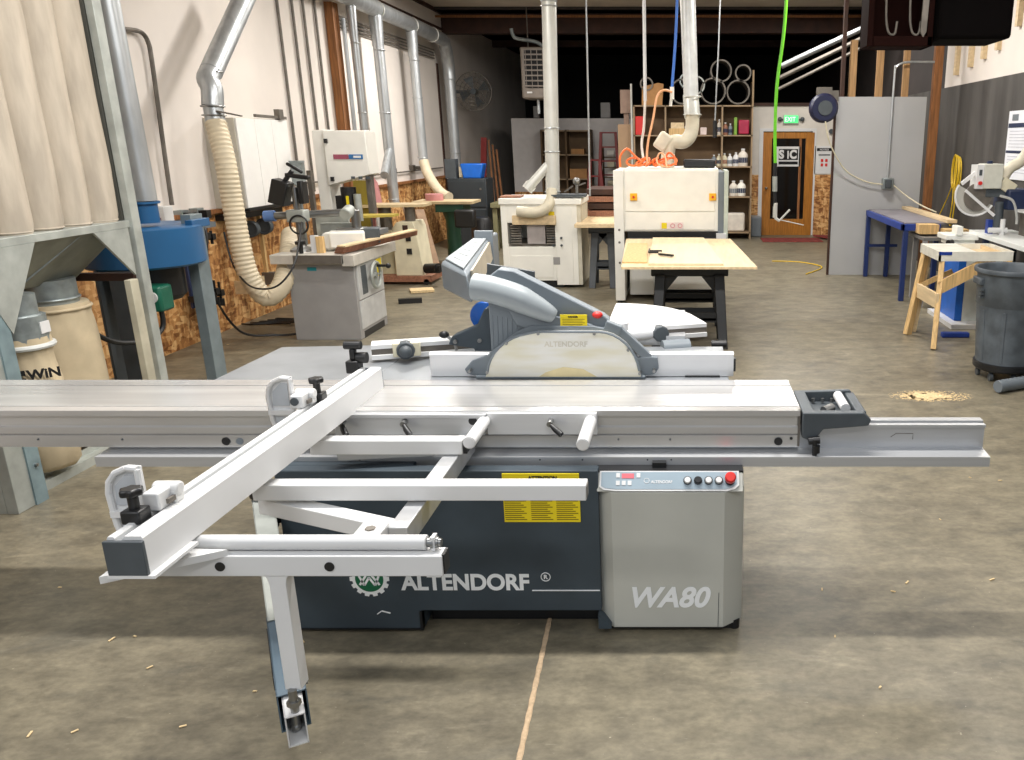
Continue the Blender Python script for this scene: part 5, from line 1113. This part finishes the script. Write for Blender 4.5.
# ---------------- shelving with duct pieces and bottles
sv = thing('shelving_unit', (.1, 17.3, 0), 'large plywood shelving unit full of supplies behind the wide belt sander', 'shelving')
SX0, SX1, SY = -1.02, 1.34, 17.1
for x in (SX0, -.40, .72, SX1-.03): MB().box(x, x+.03, SY, SY+.5, 0, 2.60 if x != SX1-.03 else 3.05).part('upright', SHELFW, sv)
MB().cyl((SX0-.03, SY, 1.2), (SX0-.03, SY, 3.0), .02, n=8).part('front_rod', DUCTW, sv)
for z in (.12, .83, 1.42, 2.02, 2.58): MB().box(SX0, SX1, SY, SY+.5, z, z+.025).part('shelf', SHELFW, sv)
MB().box(SX0, SX1, SY+.48, SY+.5, 0, 2.58).part('back_panel', SHELFB, sv)
MB().box(SX0-.32, SX0-.05, SY+.2, SY+.25, 0, 2.25).solo('leaning_sheet', mat('tan_sheet', (172, 142, 112), .7, var=.06), 'tan sheet of wood leaning against the left end of the shelving', 'board')
def bottle(x, y, z, h, r, m, lab, capm=WHITE):
    b = thing('bottle', (x, y, z), lab, 'bottle', 'bottles and jugs on the shelving')
    MB().lathe([(r*.95, 0), (r, .01), (r, h*.62), (r*.8, h*.74), (r*.35, h*.85), (r*.33, h*.92)], (x, y, z), 14).part('body', m, b)
    MB().cyl((x, y, z+h*.9), (x, y, z+h), r*.4, n=10).part('cap', capm, b)
    MB().cyl((x, y, z+h*.2), (x, y, z+h*.5), r*1.02, n=14).part('paper_label', random.choice([DBLUE, RWOOD, GREYP]), b)
WJ = mat('white_jug_plastic', (220, 212, 200), .5)
rows = [(1.445, [(.58, .22, .05, GREYP, 'dark'), (.68, .24, .05, CREAMD, 'tan'), (.79, .25, .055, CREAMD, 'beige'), (.90, .24, .055, WHITE, 'white'), (1.02, .27, .06, WHITE, 'tall white'), (1.16, .34, .10, WJ, 'large white')], 'shelf level with the sander top'),
        (.86, [(.60, .25, .06, CARD, 'brown'), (.72, .26, .06, RWOOD, 'reddish'), (.83, .24, .05, GREYP, 'grey'), (.98, .30, .085, WJ, 'white'), (1.14, .31, .09, CREAM, 'large cream')], 'shelf below the sander top'),
        (.15, [(.58, .24, .06, WHITE, 'small white'), (.72, .24, .065, WJ, 'medium white')], 'lowest shelf'),
        (2.045, [(-.0, .16, .04, DGREY, 'black'), (.10, .18, .04, GREYP, 'grey'), (.19, .16, .04, DBLUE, 'blue'), (.60, .22, .045, GREEN, 'green'), (.68, .30, .04, WJ, 'slim white'), (.80, .24, .05, RWOOD, 'red brown'), (.90, .22, .04, GREYP, 'slim grey')], 'upper shelf')]
for z, items, where in rows:
    for k, (x, h, r, m, c) in enumerate(items):
        n_ = len(items); pos = ('first', 'second', 'third', 'fourth', 'fifth', 'sixth', 'seventh')[k]
        bottle(x, SY+.12, z, h, r, m, '%s bottle, %s from left on the %s' % (c, pos, where))
MB().box(.86, 1.22, SY+.08, SY+.3, .15, .52).solo('white_jug', WJ, 'big square white jug on the lowest shelf of the shelving', 'jug', bevel=.03)
MB().box(1.06, 1.27, SY+.06, SY+.2, 2.06, 2.33).solo('red_canister', mat('crimson_can', (158, 34, 66), .4), 'crimson canister at the right end of the upper shelf', 'canister', bevel=.02)
MB().box(.97, 1.03, SY+.06, SY+.2, 2.045, 2.38).solo('green_bottle', mat('leaf_green', (120, 160, 60), .4), 'slim green pack on the upper shelf beside the crimson canister', 'pack', bevel=.01)
MB().box(.30, .43, SY+.06, SY+.2, 2.045, 2.19).solo('white_tub', mat('pinkish_white', (214, 196, 190), .5), 'small pinkish white tub on the upper shelf left of the middle upright', 'tub', bevel=.015)
MB().box(-.32, .05, SY+.05, SY+.3, 2.045, 2.17).solo('wooden_crate', WOOD, 'lower of two wooden boxes on the upper shelf left of the duct', 'box')
MB().box(-.28, -.02, SY+.05, SY+.3, 2.17, 2.28).solo('wooden_crate', WOODL, 'upper of two wooden boxes on the upper shelf left of the duct', 'box')
MB().box(-.98, -.80, SY+.02, SY+.3, 2.045, 2.40).solo('red_box', RED, 'bright red box on the upper left of the shelving', 'box', bevel=.01)
MB().prism([(-.85,2.61),(-.45,2.61),(-.42,3.0),(-.52,3.02),(-.84,2.95)], 'Y', SY+.05, SY+.35).solo('cardboard_box', CARD, 'open cardboard box on top of the shelving at its left end', 'box')
MB().box(-1.28, -1.06, SY+.2, SY+.4, 2.46, 2.9).box(-1.22, -1.12, SY+.25, SY+.35, 2.25, 2.46).solo('stored_part', mat('mauve_tan', (150, 124, 108), .6), 'dusty tan object on the sheet left of the shelving top', 'object') 
MB().box(.15, .42, SY+.04, SY+.3, 1.445, 1.56).solo('brick_block', RWOOD, 'reddish block on the shelf just behind the black case', 'block')
tubes = [(-.75, 3.0, .13, DSTEEL, 'duct ring at the far left on top of the shelving'), (-.05, 2.86, .24, DSTEEL, 'wide black duct left of the white pipe on the shelving'), (.22, 2.98, .17, GALVL, 'bright ribbed duct ring just right of the white pipe'),
         (.04, 3.06, .15, GALV, 'pale duct ring behind the white pipe'), (.55, 2.87, .25, DSTEEL, 'large dark duct in the middle of the shelving top'), (.70, 3.24, .21, DSTEEL, 'upper dark duct stacked between two larger ones'),
         (1.04, 2.85, .23, DSTEEL, 'large duct at the right end of the shelving top'), (1.13, 3.20, .16, DSTEEL, 'small dark duct stacked at the right end')]
for x, z, r, m, lab in tubes: MB().pipe((x, SY+.02, z), (x, SY+.7, z), r, r-.028, 28).solo('duct_offcut', m, lab, 'duct piece', 'duct pieces on the shelving')
MB().cyl((SX1-.015, SY-.02, 2.58), (SX1-.015, SY-.02, 3.25), .02, n=8).solo('retaining_post', SHELFW, 'thin post holding the duct pieces at the right end of the shelving', 'post')
# diagonal pipes in the dark upper right
for k in range(3):
    MB().cyl((1.7, 15.6+k*.2, 3.0-.18*k+.2), (3.4, 15.6+k*.2, 3.75-.15*k+.2), .05-.01*k, n=10).solo('roof_pipe', DUCT if k == 0 else DSTEEL, ('upper', 'middle', 'lower')[k] + ' of three slanting pipes in the dark above the oak door', 'pipe', 'slanting roof pipes')
# ---------------- plastic sawhorses, plywood sheet
def sawhorse(name, x0, x1, y, top, m, lab, grp=None):
    s_ = thing(name, ((x0+x1)/2, y, 0), lab, 'sawhorse', grp)
    MB().box(x0, x1, y-.05, y+.05, top-.12, top).part('top_beam', m, s_, bevel=.012)
    for x, sx in ((x0+.09, -1), (x1-.09, 1)):
        for sy in (-1, 1):
            MB().hexa([(x-.045+sx*.04, y+sy*.22-.03, 0), (x+.045+sx*.04, y+sy*.22-.03, 0), (x+.045+sx*.04, y+sy*.22+.03, 0), (x-.045+sx*.04, y+sy*.22+.03, 0), (x-.05, y+sy*.04-.03, top-.1), (x+.05, y+sy*.04-.03, top-.1), (x+.05, y+sy*.04+.03, top-.1), (x-.05, y+sy*.04+.03, top-.1)]).part('leg', m, s_, bevel=.006)
        MB().box(x-.03, x+.03, y-.12, y+.12, .30, .36).part('leg_brace', m, s_, bevel=.006)
    MB().box(x0+.09, x1-.09, y-.13, y-.10, .24, .34).box(x0+.09, x1-.09, y+.10, y+.13, .24, .34).box(x0+.12, x1-.12, y-.13, y+.13, .26, .285).part('shelf_tray', m, s_)
    MB().prism([(x0+.13,top-.12),(x0+.26,top-.12),(x0+.13,top-.28)], 'Y', y-.05, y+.05).part('corner_web', m, s_)
    MB().prism([(x1-.13,top-.12),(x1-.26,top-.12),(x1-.13,top-.28)], 'Y', y-.05, y+.05).part('corner_web', m, s_)
    return s_
SHB = mat('black_sawhorse_plastic', (30, 31, 32), .5, var=.2)
sawhorse('plastic_sawhorse', -.33, .42, 8.05, .80, SHB, 'black plastic sawhorse under the near end of the plywood sheets', 'black sawhorses')
sawhorse('plastic_sawhorse', -.33, .42, 9.1, .80, SHB, 'black plastic sawhorse under the far end of the plywood sheets', 'black sawhorses')
SHG = mat('grey_sawhorse_plastic', (70, 74, 78), .5, var=.15)
g_ = sawhorse('plastic_sawhorse', -1.32, -.93, 11.5, .84, SHG, 'grey plastic sawhorse between the planer and the sander')
MB().prism([(-1.45,11.0),(-.90,11.0),(-.90,13.2),(-1.45,13.2)], 'Z', .845, .89).solo('board_on_sawhorse', WOODL, 'thick pale board on the grey sawhorse between planer and sander', 'board')
for k in range(4): MB().box(-1.42, -.92, 12.2, 13.1, .892+k*.10, .97+k*.10).solo('red_crate', (RWOOD, DWOOD)[k % 2], ('lowest', 'second', 'third', 'topmost')[k] + ' reddish plank in the stack between planer and sander', 'plank', 'reddish planks between machines')
MB().prism([(-.59,7.66),(.67,7.66),(.54,9.95),(-.70,9.95)], 'Z', .80, .822).solo('plywood_sheet', WOODL, 'large pale plywood sheet lying across the two black sawhorses', 'plywood sheet')
MB().prism([(-.34,7.74),(.36,7.74),(.22,9.9),(-.38,9.9)], 'Z', .823, .843).solo('pine_board', mat('pale_pine_panel', (224, 204, 168), .5, var=.08, scale=3, stretch=(8, .8, 8)), 'narrower pale pine board lying on top of the plywood sheet', 'panel')
MB().prism([(-.60,7.9),(-.36,7.9),(-.42,9.4),(-.64,9.4)], 'Z', .823, .836).solo('striped_board', WOOD, 'darker striped pine board along the left side of the plywood sheet', 'board')
h1 = gz(657, 252, .85)
MB().bar(h1 + Vector((-.08,0,.012)), h1 + Vector((.05,0,.012)), .012, .016).bar(h1 + Vector((-.08,-.14,.015)), h1 + Vector((-.08,.14,.015)), .014, .014).bar(h1 + Vector((-.08,-.13,.012)), h1 + Vector((.02,-.13,.012)), .014, .016).solo('hand_clamp', BLACK, 'black hand clamp lying on the pine panel', 'clamp')
h2 = gz(665, 256, .85)
MB().bar(h2 + Vector((-.06,.05,.012)), h2 + Vector((.08,-.05,.012)), .03, .02).solo('hand_tool', BLACK, 'small black tool lying right of the hand clamp on the pine panel', 'tool')
# ================================================================== right side
bt = thing('work_table', (2.9, 11.3, 0), 'blue steel frame table with boards on top beside the grey wall panel', 'table')
LG = mat('blue_leg_paint', (30, 50, 104), .5, var=.1)
for x, y in ((2.72, 10.34), (2.68, 12.30), (2.98, 12.30), (3.10, 10.34)): MB().box(x-.03, x+.03, y-.03, y+.03, 0, .90).part('leg', LG, bt, bevel=.004)
MB().box(2.66, 3.14, 10.30, 10.35, .88, .96).box(2.66, 2.70, 10.30, 12.4, .88, .96).part('frame_rail', BLUE, bt, bevel=.004)
MB().box(2.68, 3.12, 12.26, 12.30, .44, .48).part('cross_bar', LG, bt)
MB().box(2.70, 3.30, 10.32, 12.4, .955, .975).part('tabletop', mat('grey_mauve_top', (132, 128, 134), .5), bt)
MB().box(2.90, 3.02, 10.22, 10.33, .88, .975).solo('pine_block', WOOD, 'pine block at the near end of the blue frame table', 'block') if False else None
MB().bar((3.24, 10.2, 1.0), (3.24, 12.4, 1.0), .12, .04).solo('long_board', WOODL, 'long pale board lying along the right edge of the blue frame table', 'board')
wbx = MB().box(2.83, 3.06, 10.10, 10.30, .86, .97).solo('pine_box', WOOD, 'pine box hanging off the near end of the blue frame table', 'box')
MB().box(3.08, 3.36, 9.92, 10.12, .84, .93).solo('pine_block', WOOD, 'pine block on the grey leg frame beside the cold saw', 'block')
gf = thing('leg_frame', (3.1, 10.0, 0), 'grey steel leg frame between the blue table and the white saw table', 'frame')
for x, y in ((2.86, 9.95), (3.26, 9.95), (2.92, 10.6), (3.3, 10.6)): MB().box(x-.025, x+.025, y-.025, y+.025, 0, .80).part('leg', MGREY, gf)
MB().box(2.83, 3.30, 9.92, 10.63, .80, .835).part('top_plate', mat('steel_grey_top', (120, 118, 114), .5, .3), gf)
# long white infeed table with blue stops
wt = thing('saw_infeed_table', (3.5, 8.6, 0), 'long white infeed table with blue fence stops along the right wall', 'table')
MB().box(3.30, 3.80, 6.8, 9.75, .90, .95).part('tabletop', mat('gloss_white_laminate', (226, 228, 224), .35, var=.04), wt, bevel=.004)
MB().box(3.66, 3.72, 6.8, 9.2, .95, 1.20).part('backstop', DSTEEL, wt)
MB().box(3.60, 3.74, 6.8, 9.2, 1.20, 1.23).part('backstop_cap', WHITE, wt)
for y in (8.15,): MB().box(3.38, 3.62, y-.3, y+.05, .955, 1.08).part('blue_stop', BLUE, wt, bevel=.01)
MB().box(3.36, 3.42, 9.32, 9.40, .95, 1.10).part('blue_post', BLUE, wt)
for x, y in ((3.38, 9.4), (3.7, 9.4), (3.38, 7.2), (3.7, 7.2)): MB().box(x-.03, x+.03, y-.03, y+.03, 0, .90).part('leg', DBLUE, wt)
# cold saw cabinet and head
cs = thing('mitre_saw_station', (3.2, 9.5, 0), 'white and blue saw cabinet with grey motor head and clear guard by the right wall', 'saw')
MB().box(3.02, 3.45, 8.9, 9.6, .0, .80).part('cabinet', mat('pale_enamel', (206, 210, 204), .45), cs, bevel=.008)
MB().box(2.94, 3.02, 8.9, 9.55, .05, .78).part('blue_side', SKYB, cs, bevel=.004)
MB().box(2.85, 3.3, 8.7, 9.6, 0, .05).part('base', WHITE, cs)
MB().obox((2.78, 8.35, .04), (.18, .06, .05)).part('foot_bar', DBLUE, cs) if False else None
MB().box(2.95, 3.32, 9.45, 9.80, .86, .92).box(3.0, 3.30, 9.5, 9.8, .80, .86).box(3.05, 3.12, 9.4, 9.6, .92, 1.02).part('vice', CREAM, cs, bevel=.008)
MB().cyl((3.02, 9.45, .84), (2.96, 9.40, .84), .03).part('vice_knob', BLACK, cs)
YH = 9.3
def hp_(px, py): return gy(px, py, YH)
MB().obox(hp_(988, 177), (.20, .2, .26)).part('gear_head', CREAMD, cs, bevel=.01) if False else None
c0 = hp_(985, 177); 
MB().box(c0.x-.05, c0.x+.16, YH-.1, YH+.12, c0.z-.12, c0.z+.14).part('control_head', mat('grey_cream', (200, 200, 188), .5), cs, bevel=.01)
c1 = hp_(979, 177)
cpn_ = MB().box(c0.x-.125, c0.x-.05, YH-.1, YH+.1, c0.z-.12, c0.z+.13).part('control_plate', WHITE, cs)
MB().box(c0.x-.10, c0.x-.07, YH-.105, YH-.1, c0.z+.02, c0.z+.08).part('screen', DGREY, cpn_)
MB().cyl((c0.x-.085, YH-.13, c0.z-.06), (c0.x-.085, YH-.1, c0.z-.06), .02).part('red_button', RED, cpn_)
gc = hp_(975, 195)
half = [(gc.x + .22*math.cos(math.radians(a)), gc.z + .22*math.sin(math.radians(a))) for a in range(150, 331, 12)]
MB().prism(half, 'Y', YH-.02, YH+.02).part('blade_guard', mat('clear_guard_plastic', (176, 174, 166), .2), cs)
MB().tube([(x, YH-.02, z) for x, z in half], .012, 6).part('guard_rim', WHITE, cs)
MB().cyl((gc.x+.02, YH-.04, gc.z-.02), (gc.x+.02, YH-.02, gc.z-.02), .15, n=28).part('saw_blade', DSTEEL, cs)
MB().bar((gc.x-.17, YH-.03, gc.z+.12), (gc.x-.0, YH-.03, gc.z+.26), .02, .04).bar((gc.x-.12, YH-.035, gc.z+.05), (gc.x+.22, YH-.035, gc.z-.22), .02, .03).part('guard_strap', WHITE, cs)
mo = hp_(1012, 200)
MB().box(mo.x-.10, mo.x+.16, YH-.15, YH+.3, mo.z-.10, mo.z+.12).part('motor_housing', DBLUE, cs, bevel=.02)
MB().box(gc.x+.1, mo.x-.05, YH-.05, YH+.2, gc.z-.02, gc.z+.07).cyl((gc.x+.28, YH, 1.0), (gc.x+.28, YH, 1.30), .05).part('arm_casting', DGREY, cs, bevel=.01)
MB().cyl((gc.x+.30, YH-.1, .95), (gc.x+.30, YH-.1, 1.12), .028).cyl((gc.x+.15, YH-.1, 1.0), (gc.x+.35, YH-.1, 1.0), .028).part('white_fitting', WHITE, cs)
MB().tube(smooth([(gc.x+.22, YH-.15, gc.z), (gc.x+.36, YH-.15, gc.z-.05), (gc.x+.42, YH-.15, gc.z-.2), (gc.x+.43, YH-.15, gc.z-.3)], 6), .014, 8).part('coolant_hose', mat('clear_hose', (180, 180, 176), .3), cs)
ha = hp_(1006, 186)
MB().obox(ha, (.17, .14, .13), (0, .55, 0)).part('dust_box', CREAMD, cs, bevel=.01)
MB().tube(smooth([hp_(1003, 178), hp_(1010, 168), hp_(1022, 160), gy(1034, 140, YH)], 6), .06, 14).part('white_hose', mat('cream_duct', (214, 206, 184), .45), cs)
MB().obox(hp_(1000, 180), (.08, .08, .14), (0, .7, 0)).part('hose_neck', WHITE, cs)
MB().cyl(hp_(990, 166), hp_(990, 161), .03).part('top_knob', DBLUE, cs)
MB().box(2.64, 2.92, 8.3, 8.38, .0, .05).solo('blue_foot_bar', BLUE, 'blue bar lying on the floor beside the grey trash can', 'bar', bevel=.01)
# yellow cord on the right wall
yc_ = thing('extension_cord', (3.85, 12.1, 1.6), 'coiled yellow cord hanging on the dark right wall', 'cord')
for k in range(4):
    c_ = Vector((3.86, 12.2-.03*k, 1.52)); pts = [(3.84+.01*k, c_.y + (.11+.02*(k % 2))*math.cos(a*math.pi/8), c_.z + .23*math.sin(a*math.pi/8) - .01*k) for a in range(16)]
    MB().tube(pts, .010, 6, closed=True).part('loop', YROPE, yc_)
MB().tube(smooth([(3.84, 12.2, 1.35), (3.84, 12.45, 1.1), (3.82, 12.6, .92), (3.80, 12.7, .8)], 6), .009, 6).part('tail', YROPE, yc_)
MB().tube(smooth([(3.83, 12.15, 1.35), (3.82, 12.1, 1.1), (3.82, 12.15, .8), (3.82, 12.05, .8), (3.82, 12.0, 1.1), (3.83, 12.1, 1.4)], 6), .009, 6).part('tail', YROPE, yc_)
# wall poster
wp = thing('wall_poster', (3.88, 10.0, 1.6), 'tall white poster with dark blue bands on the right wall above the saw', 'poster')
MB().box(3.88, 3.895, 9.70, 10.42, 1.50, 2.28).part('sheet', mat('poster_white', (226, 228, 234), .5, var=.02), wp)
MB().box(3.876, 3.88, 9.72, 10.40, 2.09, 2.14).box(3.876, 3.88, 9.72, 10.40, 1.80, 1.83).part('blue_band', DBLUE, wp)
MB().box(3.876, 3.88, 10.12, 10.30, 2.17, 2.24).part('logo', GREYP, wp)
for k in range(14): 
    z = 2.05 - k*.036
    if abs(z-1.81) > .03: MB().box(3.877, 3.88, 9.78, 10.34, z-.004, z+.004).part('text_line', mat('poster_text', (190, 192, 202), .5), wp)
# pine strips on the upper right wall
for k, y in enumerate((12.6, 12.0, 11.5, 11.0, 10.4)):
    MB().box(3.84, 3.90, y-.04, y+.04, 2.98+.01*k-(.14 if k < 4 else 0)+.05*k, 4.3).solo('pine_strip', WOODL, ('farthest', 'second farthest', 'middle', 'second nearest', 'nearest')[k] + ' of five pine strips on the white upper right wall', 'wood strip', 'pine strips on the right wall')
# dark hanging boxes at the top right
hb = thing('hanging_duct_box', (2.7, 9.5, 2.9), 'black boxed unit hanging from the ceiling at the upper right', 'hanging unit')
MB().box(2.52, 3.26, 8.9, 9.6, 2.92, 4.3).part('body', mat('matt_black_box', (9, 7, 7), .85, spec=.05), hb, bevel=.04)
hb2 = thing('hanging_cabinet', (2.3, 9.8, 2.8), 'dark maroon open cabinet hanging left of the black boxed unit', 'hanging unit')
MR = mat('dark_maroon_board', (30, 13, 10), .8, var=.15, spec=.05)
MB().box(1.84, 1.90, 9.0, 9.4, 2.86, 4.3).box(1.90, 2.50, 9.0, 9.4, 2.86, 2.96).box(1.84, 2.50, 9.36, 9.4, 2.86, 4.3).box(2.44, 2.50, 9.0, 9.4, 2.86, 4.3).part('case', MR, hb2, bevel=.01)
for x in (2.02, 2.26): MB().tube(smooth([(x, 9.05, 4.2), (x, 9.05, 3.3), (x+.03, 9.05, 3.02), (x+.10, 9.05, 2.98), (x+.12, 9.05, 3.1)], 6), .012, 8).part('bent_strip', DSTEEL, hb2)
MB().prism([(2.37,3.0),(2.40,2.94),(2.43,3.0),(2.46,4.2),(2.40,4.2)], 'Y', 9.0, 9.03).part('hanging_blade', DSTEEL, hb2)
for x in (1.9, 2.45): MB().cyl((x, 9.2, 4.2), (x, 9.2, 4.42), .02, n=8).part('hanger', DSTEEL, hb2)
# pale wooden stand
wst = thing('wooden_stand', (2.8, 8.3, 0), 'pine stand with white topped open box beside the grey trash can', 'stand')
TX0, TX1, TY0, TY1, TZ = 2.44, 3.17, 7.98, 8.66, .92
MB().box(TX0, TX0+.02, TY0, TY1, TZ-.09, TZ).box(TX1-.02, TX1, TY0, TY1, TZ-.09, TZ).box(TX0, TX1, TY0, TY0+.02, TZ-.09, TZ).box(TX0, TX1, TY1-.02, TY1, TZ-.09, TZ).part('box_frame', mat('white_melamine', (222, 220, 208), .4), wst)
MB().box(TX0+.02, TX0+.36, TY0+.02, TY1-.02, TZ-.02, TZ).part('top_board', mat('white_melamine', (222, 220, 208), .4), wst)
MB().box(TX0+.36, TX1-.02, TY0+.02, TY1-.02, TZ-.07, TZ-.055).part('tray_bottom', WOODL, wst)
MB().box(TX0+.62, TX0+.64, TY0+.02, TY1-.02, TZ-.055, TZ-.01).part('divider', WOODL, wst)
MB().box(TX0+.0, TX0+.12, TY0-.004, TY0, TZ-.03, TZ-.0).part('blue_tape', BLUE, wst)
MB().bar((TX0+.05, TY0+.06, TZ-.09), (TX0-.03, TY0-.16, 0), .05, .10).part('leg', WOOD, wst)
MB().bar((TX0+.04, TY1-.08, TZ-.09), (TX0-.12, TY1-.20, 0), .05, .08).part('leg', WOOD, wst)
MB().bar((TX0+.09, TY1-.02, TZ-.09), (TX0-.02, TY1-.05, 0), .05, .06).part('leg', WOODL, wst)
MB().bar((TX1-.05, TY0+.05, TZ-.09), (TX1-.0, TY0-.1, 0), .05, .10).part('leg', WOOD, wst)
MB().bar((TX1-.05, TY1-.05, TZ-.09), (TX1-.0, TY1+.0, 0), .05, .10).part('leg', WOOD, wst)
MB().bar((TX0-.035, TY1-.10, .46), (TX0-.01, TY0-.09, .46), .03, .14).part('cross_plank', WOODL, wst)
MB().bar((TX0-.02, TY1-.15, .50), (TX0+.30, TY1-.18, .66), .03, .05).part('diagonal_brace', WOOD, wst)
MB().bar((TX0+.02, TY0-.03, .58), (TX0+.55, TY0+.05, .84), .03, .12).part('diagonal_brace', WOOD, wst)
# grey trash can on a dolly
tc_ = thing('trash_can', (2.80, 6.85, 0), 'large grey plastic trash can on a wheeled dolly at the right edge', 'trash can')
tx, ty = 2.73, 6.85
MB().lathe([(.22, .14), (.245, .15), (.262, .40), (.268, .62), (.285, .64), (.292, .88), (.30, .90), (.318, .905), (.322, .925), (.315, .94), (.295, .938), (.285, .92), (.275, .60), (.24, .17), (.02, .165)], (tx, ty, 0), 48).part('can_body', GCAN, tc_, ang=50)
MB().box(tx-.31, tx-.27, ty-.09, ty+.09, .80, .86).part('handle', GCAN, tc_, bevel=.01)
rb_ = MB()
for a in (200, 240, 290, 330):
    u, v = math.cos(math.radians(a)), math.sin(math.radians(a)); MB().bar((tx+.24*u, ty+.24*v, .17), (tx+.27*u, ty+.27*v, .60), .03, .02, up=(u, v, 0)).part('rib', GCAN, tc_, bevel=.004)
for k in range(3): MB().box(tx-.31+.002*k, tx-.28, ty-.12, ty-.06, .70+k*.03, .715+k*.03).part('embossed_mark', DGREY, tc_)
dl = MB().lathe([(.02, .085), (.25, .085), (.262, .10), (.262, .145), (.25, .15), (.02, .15)], (tx, ty, 0), 36).part('dolly', BLACK, tc_)
for a in (20, 92, 164, 220, 270, 320):
    u, v = math.cos(math.radians(a)), math.sin(math.radians(a)); MB().cyl((tx+.21*u-.012, ty+.21*v, .036), (tx+.21*u+.012, ty+.21*v, .036), .036, n=16).box(tx+.21*u-.018, tx+.21*u+.018, ty+.21*v-.01, ty+.21*v+.01, .05, .09).part('caster', DGREY, dl)
MB().box(tx+.10, tx+.34, ty-.30, ty-.06, .14, .52).solo('grey_box', mat('dark_mottled_box', (74, 78, 78), .6, var=.3), 'dark grey box pressed against the front of the trash can', 'box', bevel=.02) if False else None
corrugated(MB(), [(2.50, 6.36, .055), (2.66, 6.44, .055), (2.85, 6.52, .055), (3.2, 6.6, .055)], .050, .022, 16, .05).solo('hose_end', GREYP, 'short end of grey ribbed hose lying on the floor by the trash can', 'hose')
# ------------------------------------------------------------------ floor details
jt = MB(); a_, b_ = gz(554, 600), gz(518, 765)
P = [a_ + (b_-a_)*(k/40) for k in range(41)]
for k in range(40):
    w0 = .010 + .0012*math.sin(k*1.7); w1 = .010 + .0012*math.sin((k+1)*1.7)
    p, q = P[k], P[k+1]; vs = [jt.bm.verts.new(v) for v in ((p.x-w0, p.y, .001), (q.x-w1, q.y, .001), (q.x+w1, q.y, .001), (p.x+w0, p.y, .001), (p.x-w0*.6, p.y, .004), (q.x-w1*.6, q.y, .004), (q.x+w1*.6, q.y, .004), (p.x+w0*.6, p.y, .004))]
    for qd in ((4,5,6,7),(0,1,5,4),(2,3,7,6)): jt._f([vs[i] for i in qd])
jt.solo('joint_sawdust', mat('joint_dust', (196, 170, 138), .95, var=.15, scale=60), 'line of sawdust packed in the floor joint in front of the saw', 'sawdust', kind='stuff')
def dust_patch(c, rx, ry, n, lab, dens=1.0):
    m_ = MB(); rr = random.Random(int(c.x*100))
    for k in range(n):
        a = rr.uniform(0, 2*math.pi); d = rr.random()**.8
        x, y = c.x + rx*d*math.cos(a), c.y + ry*d*math.sin(a); s_ = rr.uniform(.004, .014)*(1.25-d)
        m_.sphere((x, y, s_*.2), s_, (rr.uniform(.8, 2.2), rr.uniform(.6, 1.2), .35), 4)
    m_.solo('sawdust_patch', SAWD, lab, 'sawdust', kind='stuff')
dust_patch(gz(930, 396), .34, .16, 900, 'pale sawdust patch on the floor beyond the right end of the saw rails')
m_ = MB(); rr = random.Random(3); c = gz(925, 397)
pr_ = [(c.x + .15*math.cos(a*math.pi/45)*(.55+.65*rr.random()) + .03*math.sin(a*.7), c.y + .11*math.sin(a*math.pi/45)*(.5+.7*rr.random())) for a in range(90)]
m_.prism(pr_, 'Z', .0005, .004); m_.solo('sawdust_heap', SAWD, 'thin heap at the centre of the sawdust patch right of the saw', 'sawdust', kind='stuff')
chips = [(60,588),(75,732),(30,735),(135,637),(183,727),(112,640),(970,478),(1000,481),(907,583),(940,520),(893,592),(992,580),(835,637),(303,642),(360,616),(880,688),(210,348),(228,345),(700,545),(822,590),(904,395),(255,692),(150,668)]
m_ = MB()
for k, (a, b) in enumerate(chips):
    p = gz(a, b); m_.obox((p.x, p.y, .004), (.014+.008*(k % 3), .007, .003), (0, 0, k*.9))
m_.solo('wood_chips', SAWD, 'small pale wood chips scattered over the concrete floor', 'wood chips', kind='stuff')
MB().tube(smooth([gz(772, 261, .01), gz(800, 262, .01), gz(822, 267, .01), gz(806, 274, .01)], 6), .008, 6).solo('floor_hose', YROPE, 'thin yellow hose lying on the floor in front of the red mat', 'hose')
# sparks of stored things on the dark loft behind
for k, (x, z, sx_, sz_) in enumerate(((-2.0, 2.62, .22, .18), (-1.45, 2.62, .16, .24), (-3.6, 2.62, .12, .10))):
    MB().box(x, x+sx_, 20.7, 20.9, 2.46, z+sz_).solo('loft_item', MGREY, ('wide pale', 'narrow pale', 'small pale')[k] + ' object stored in the dark above the far partition', 'box', 'things on the dark loft')
MB().box(-4.1, -.9, 20.6, 22.5, 2.38, 2.44).struct('loft_floor', DWOOD)
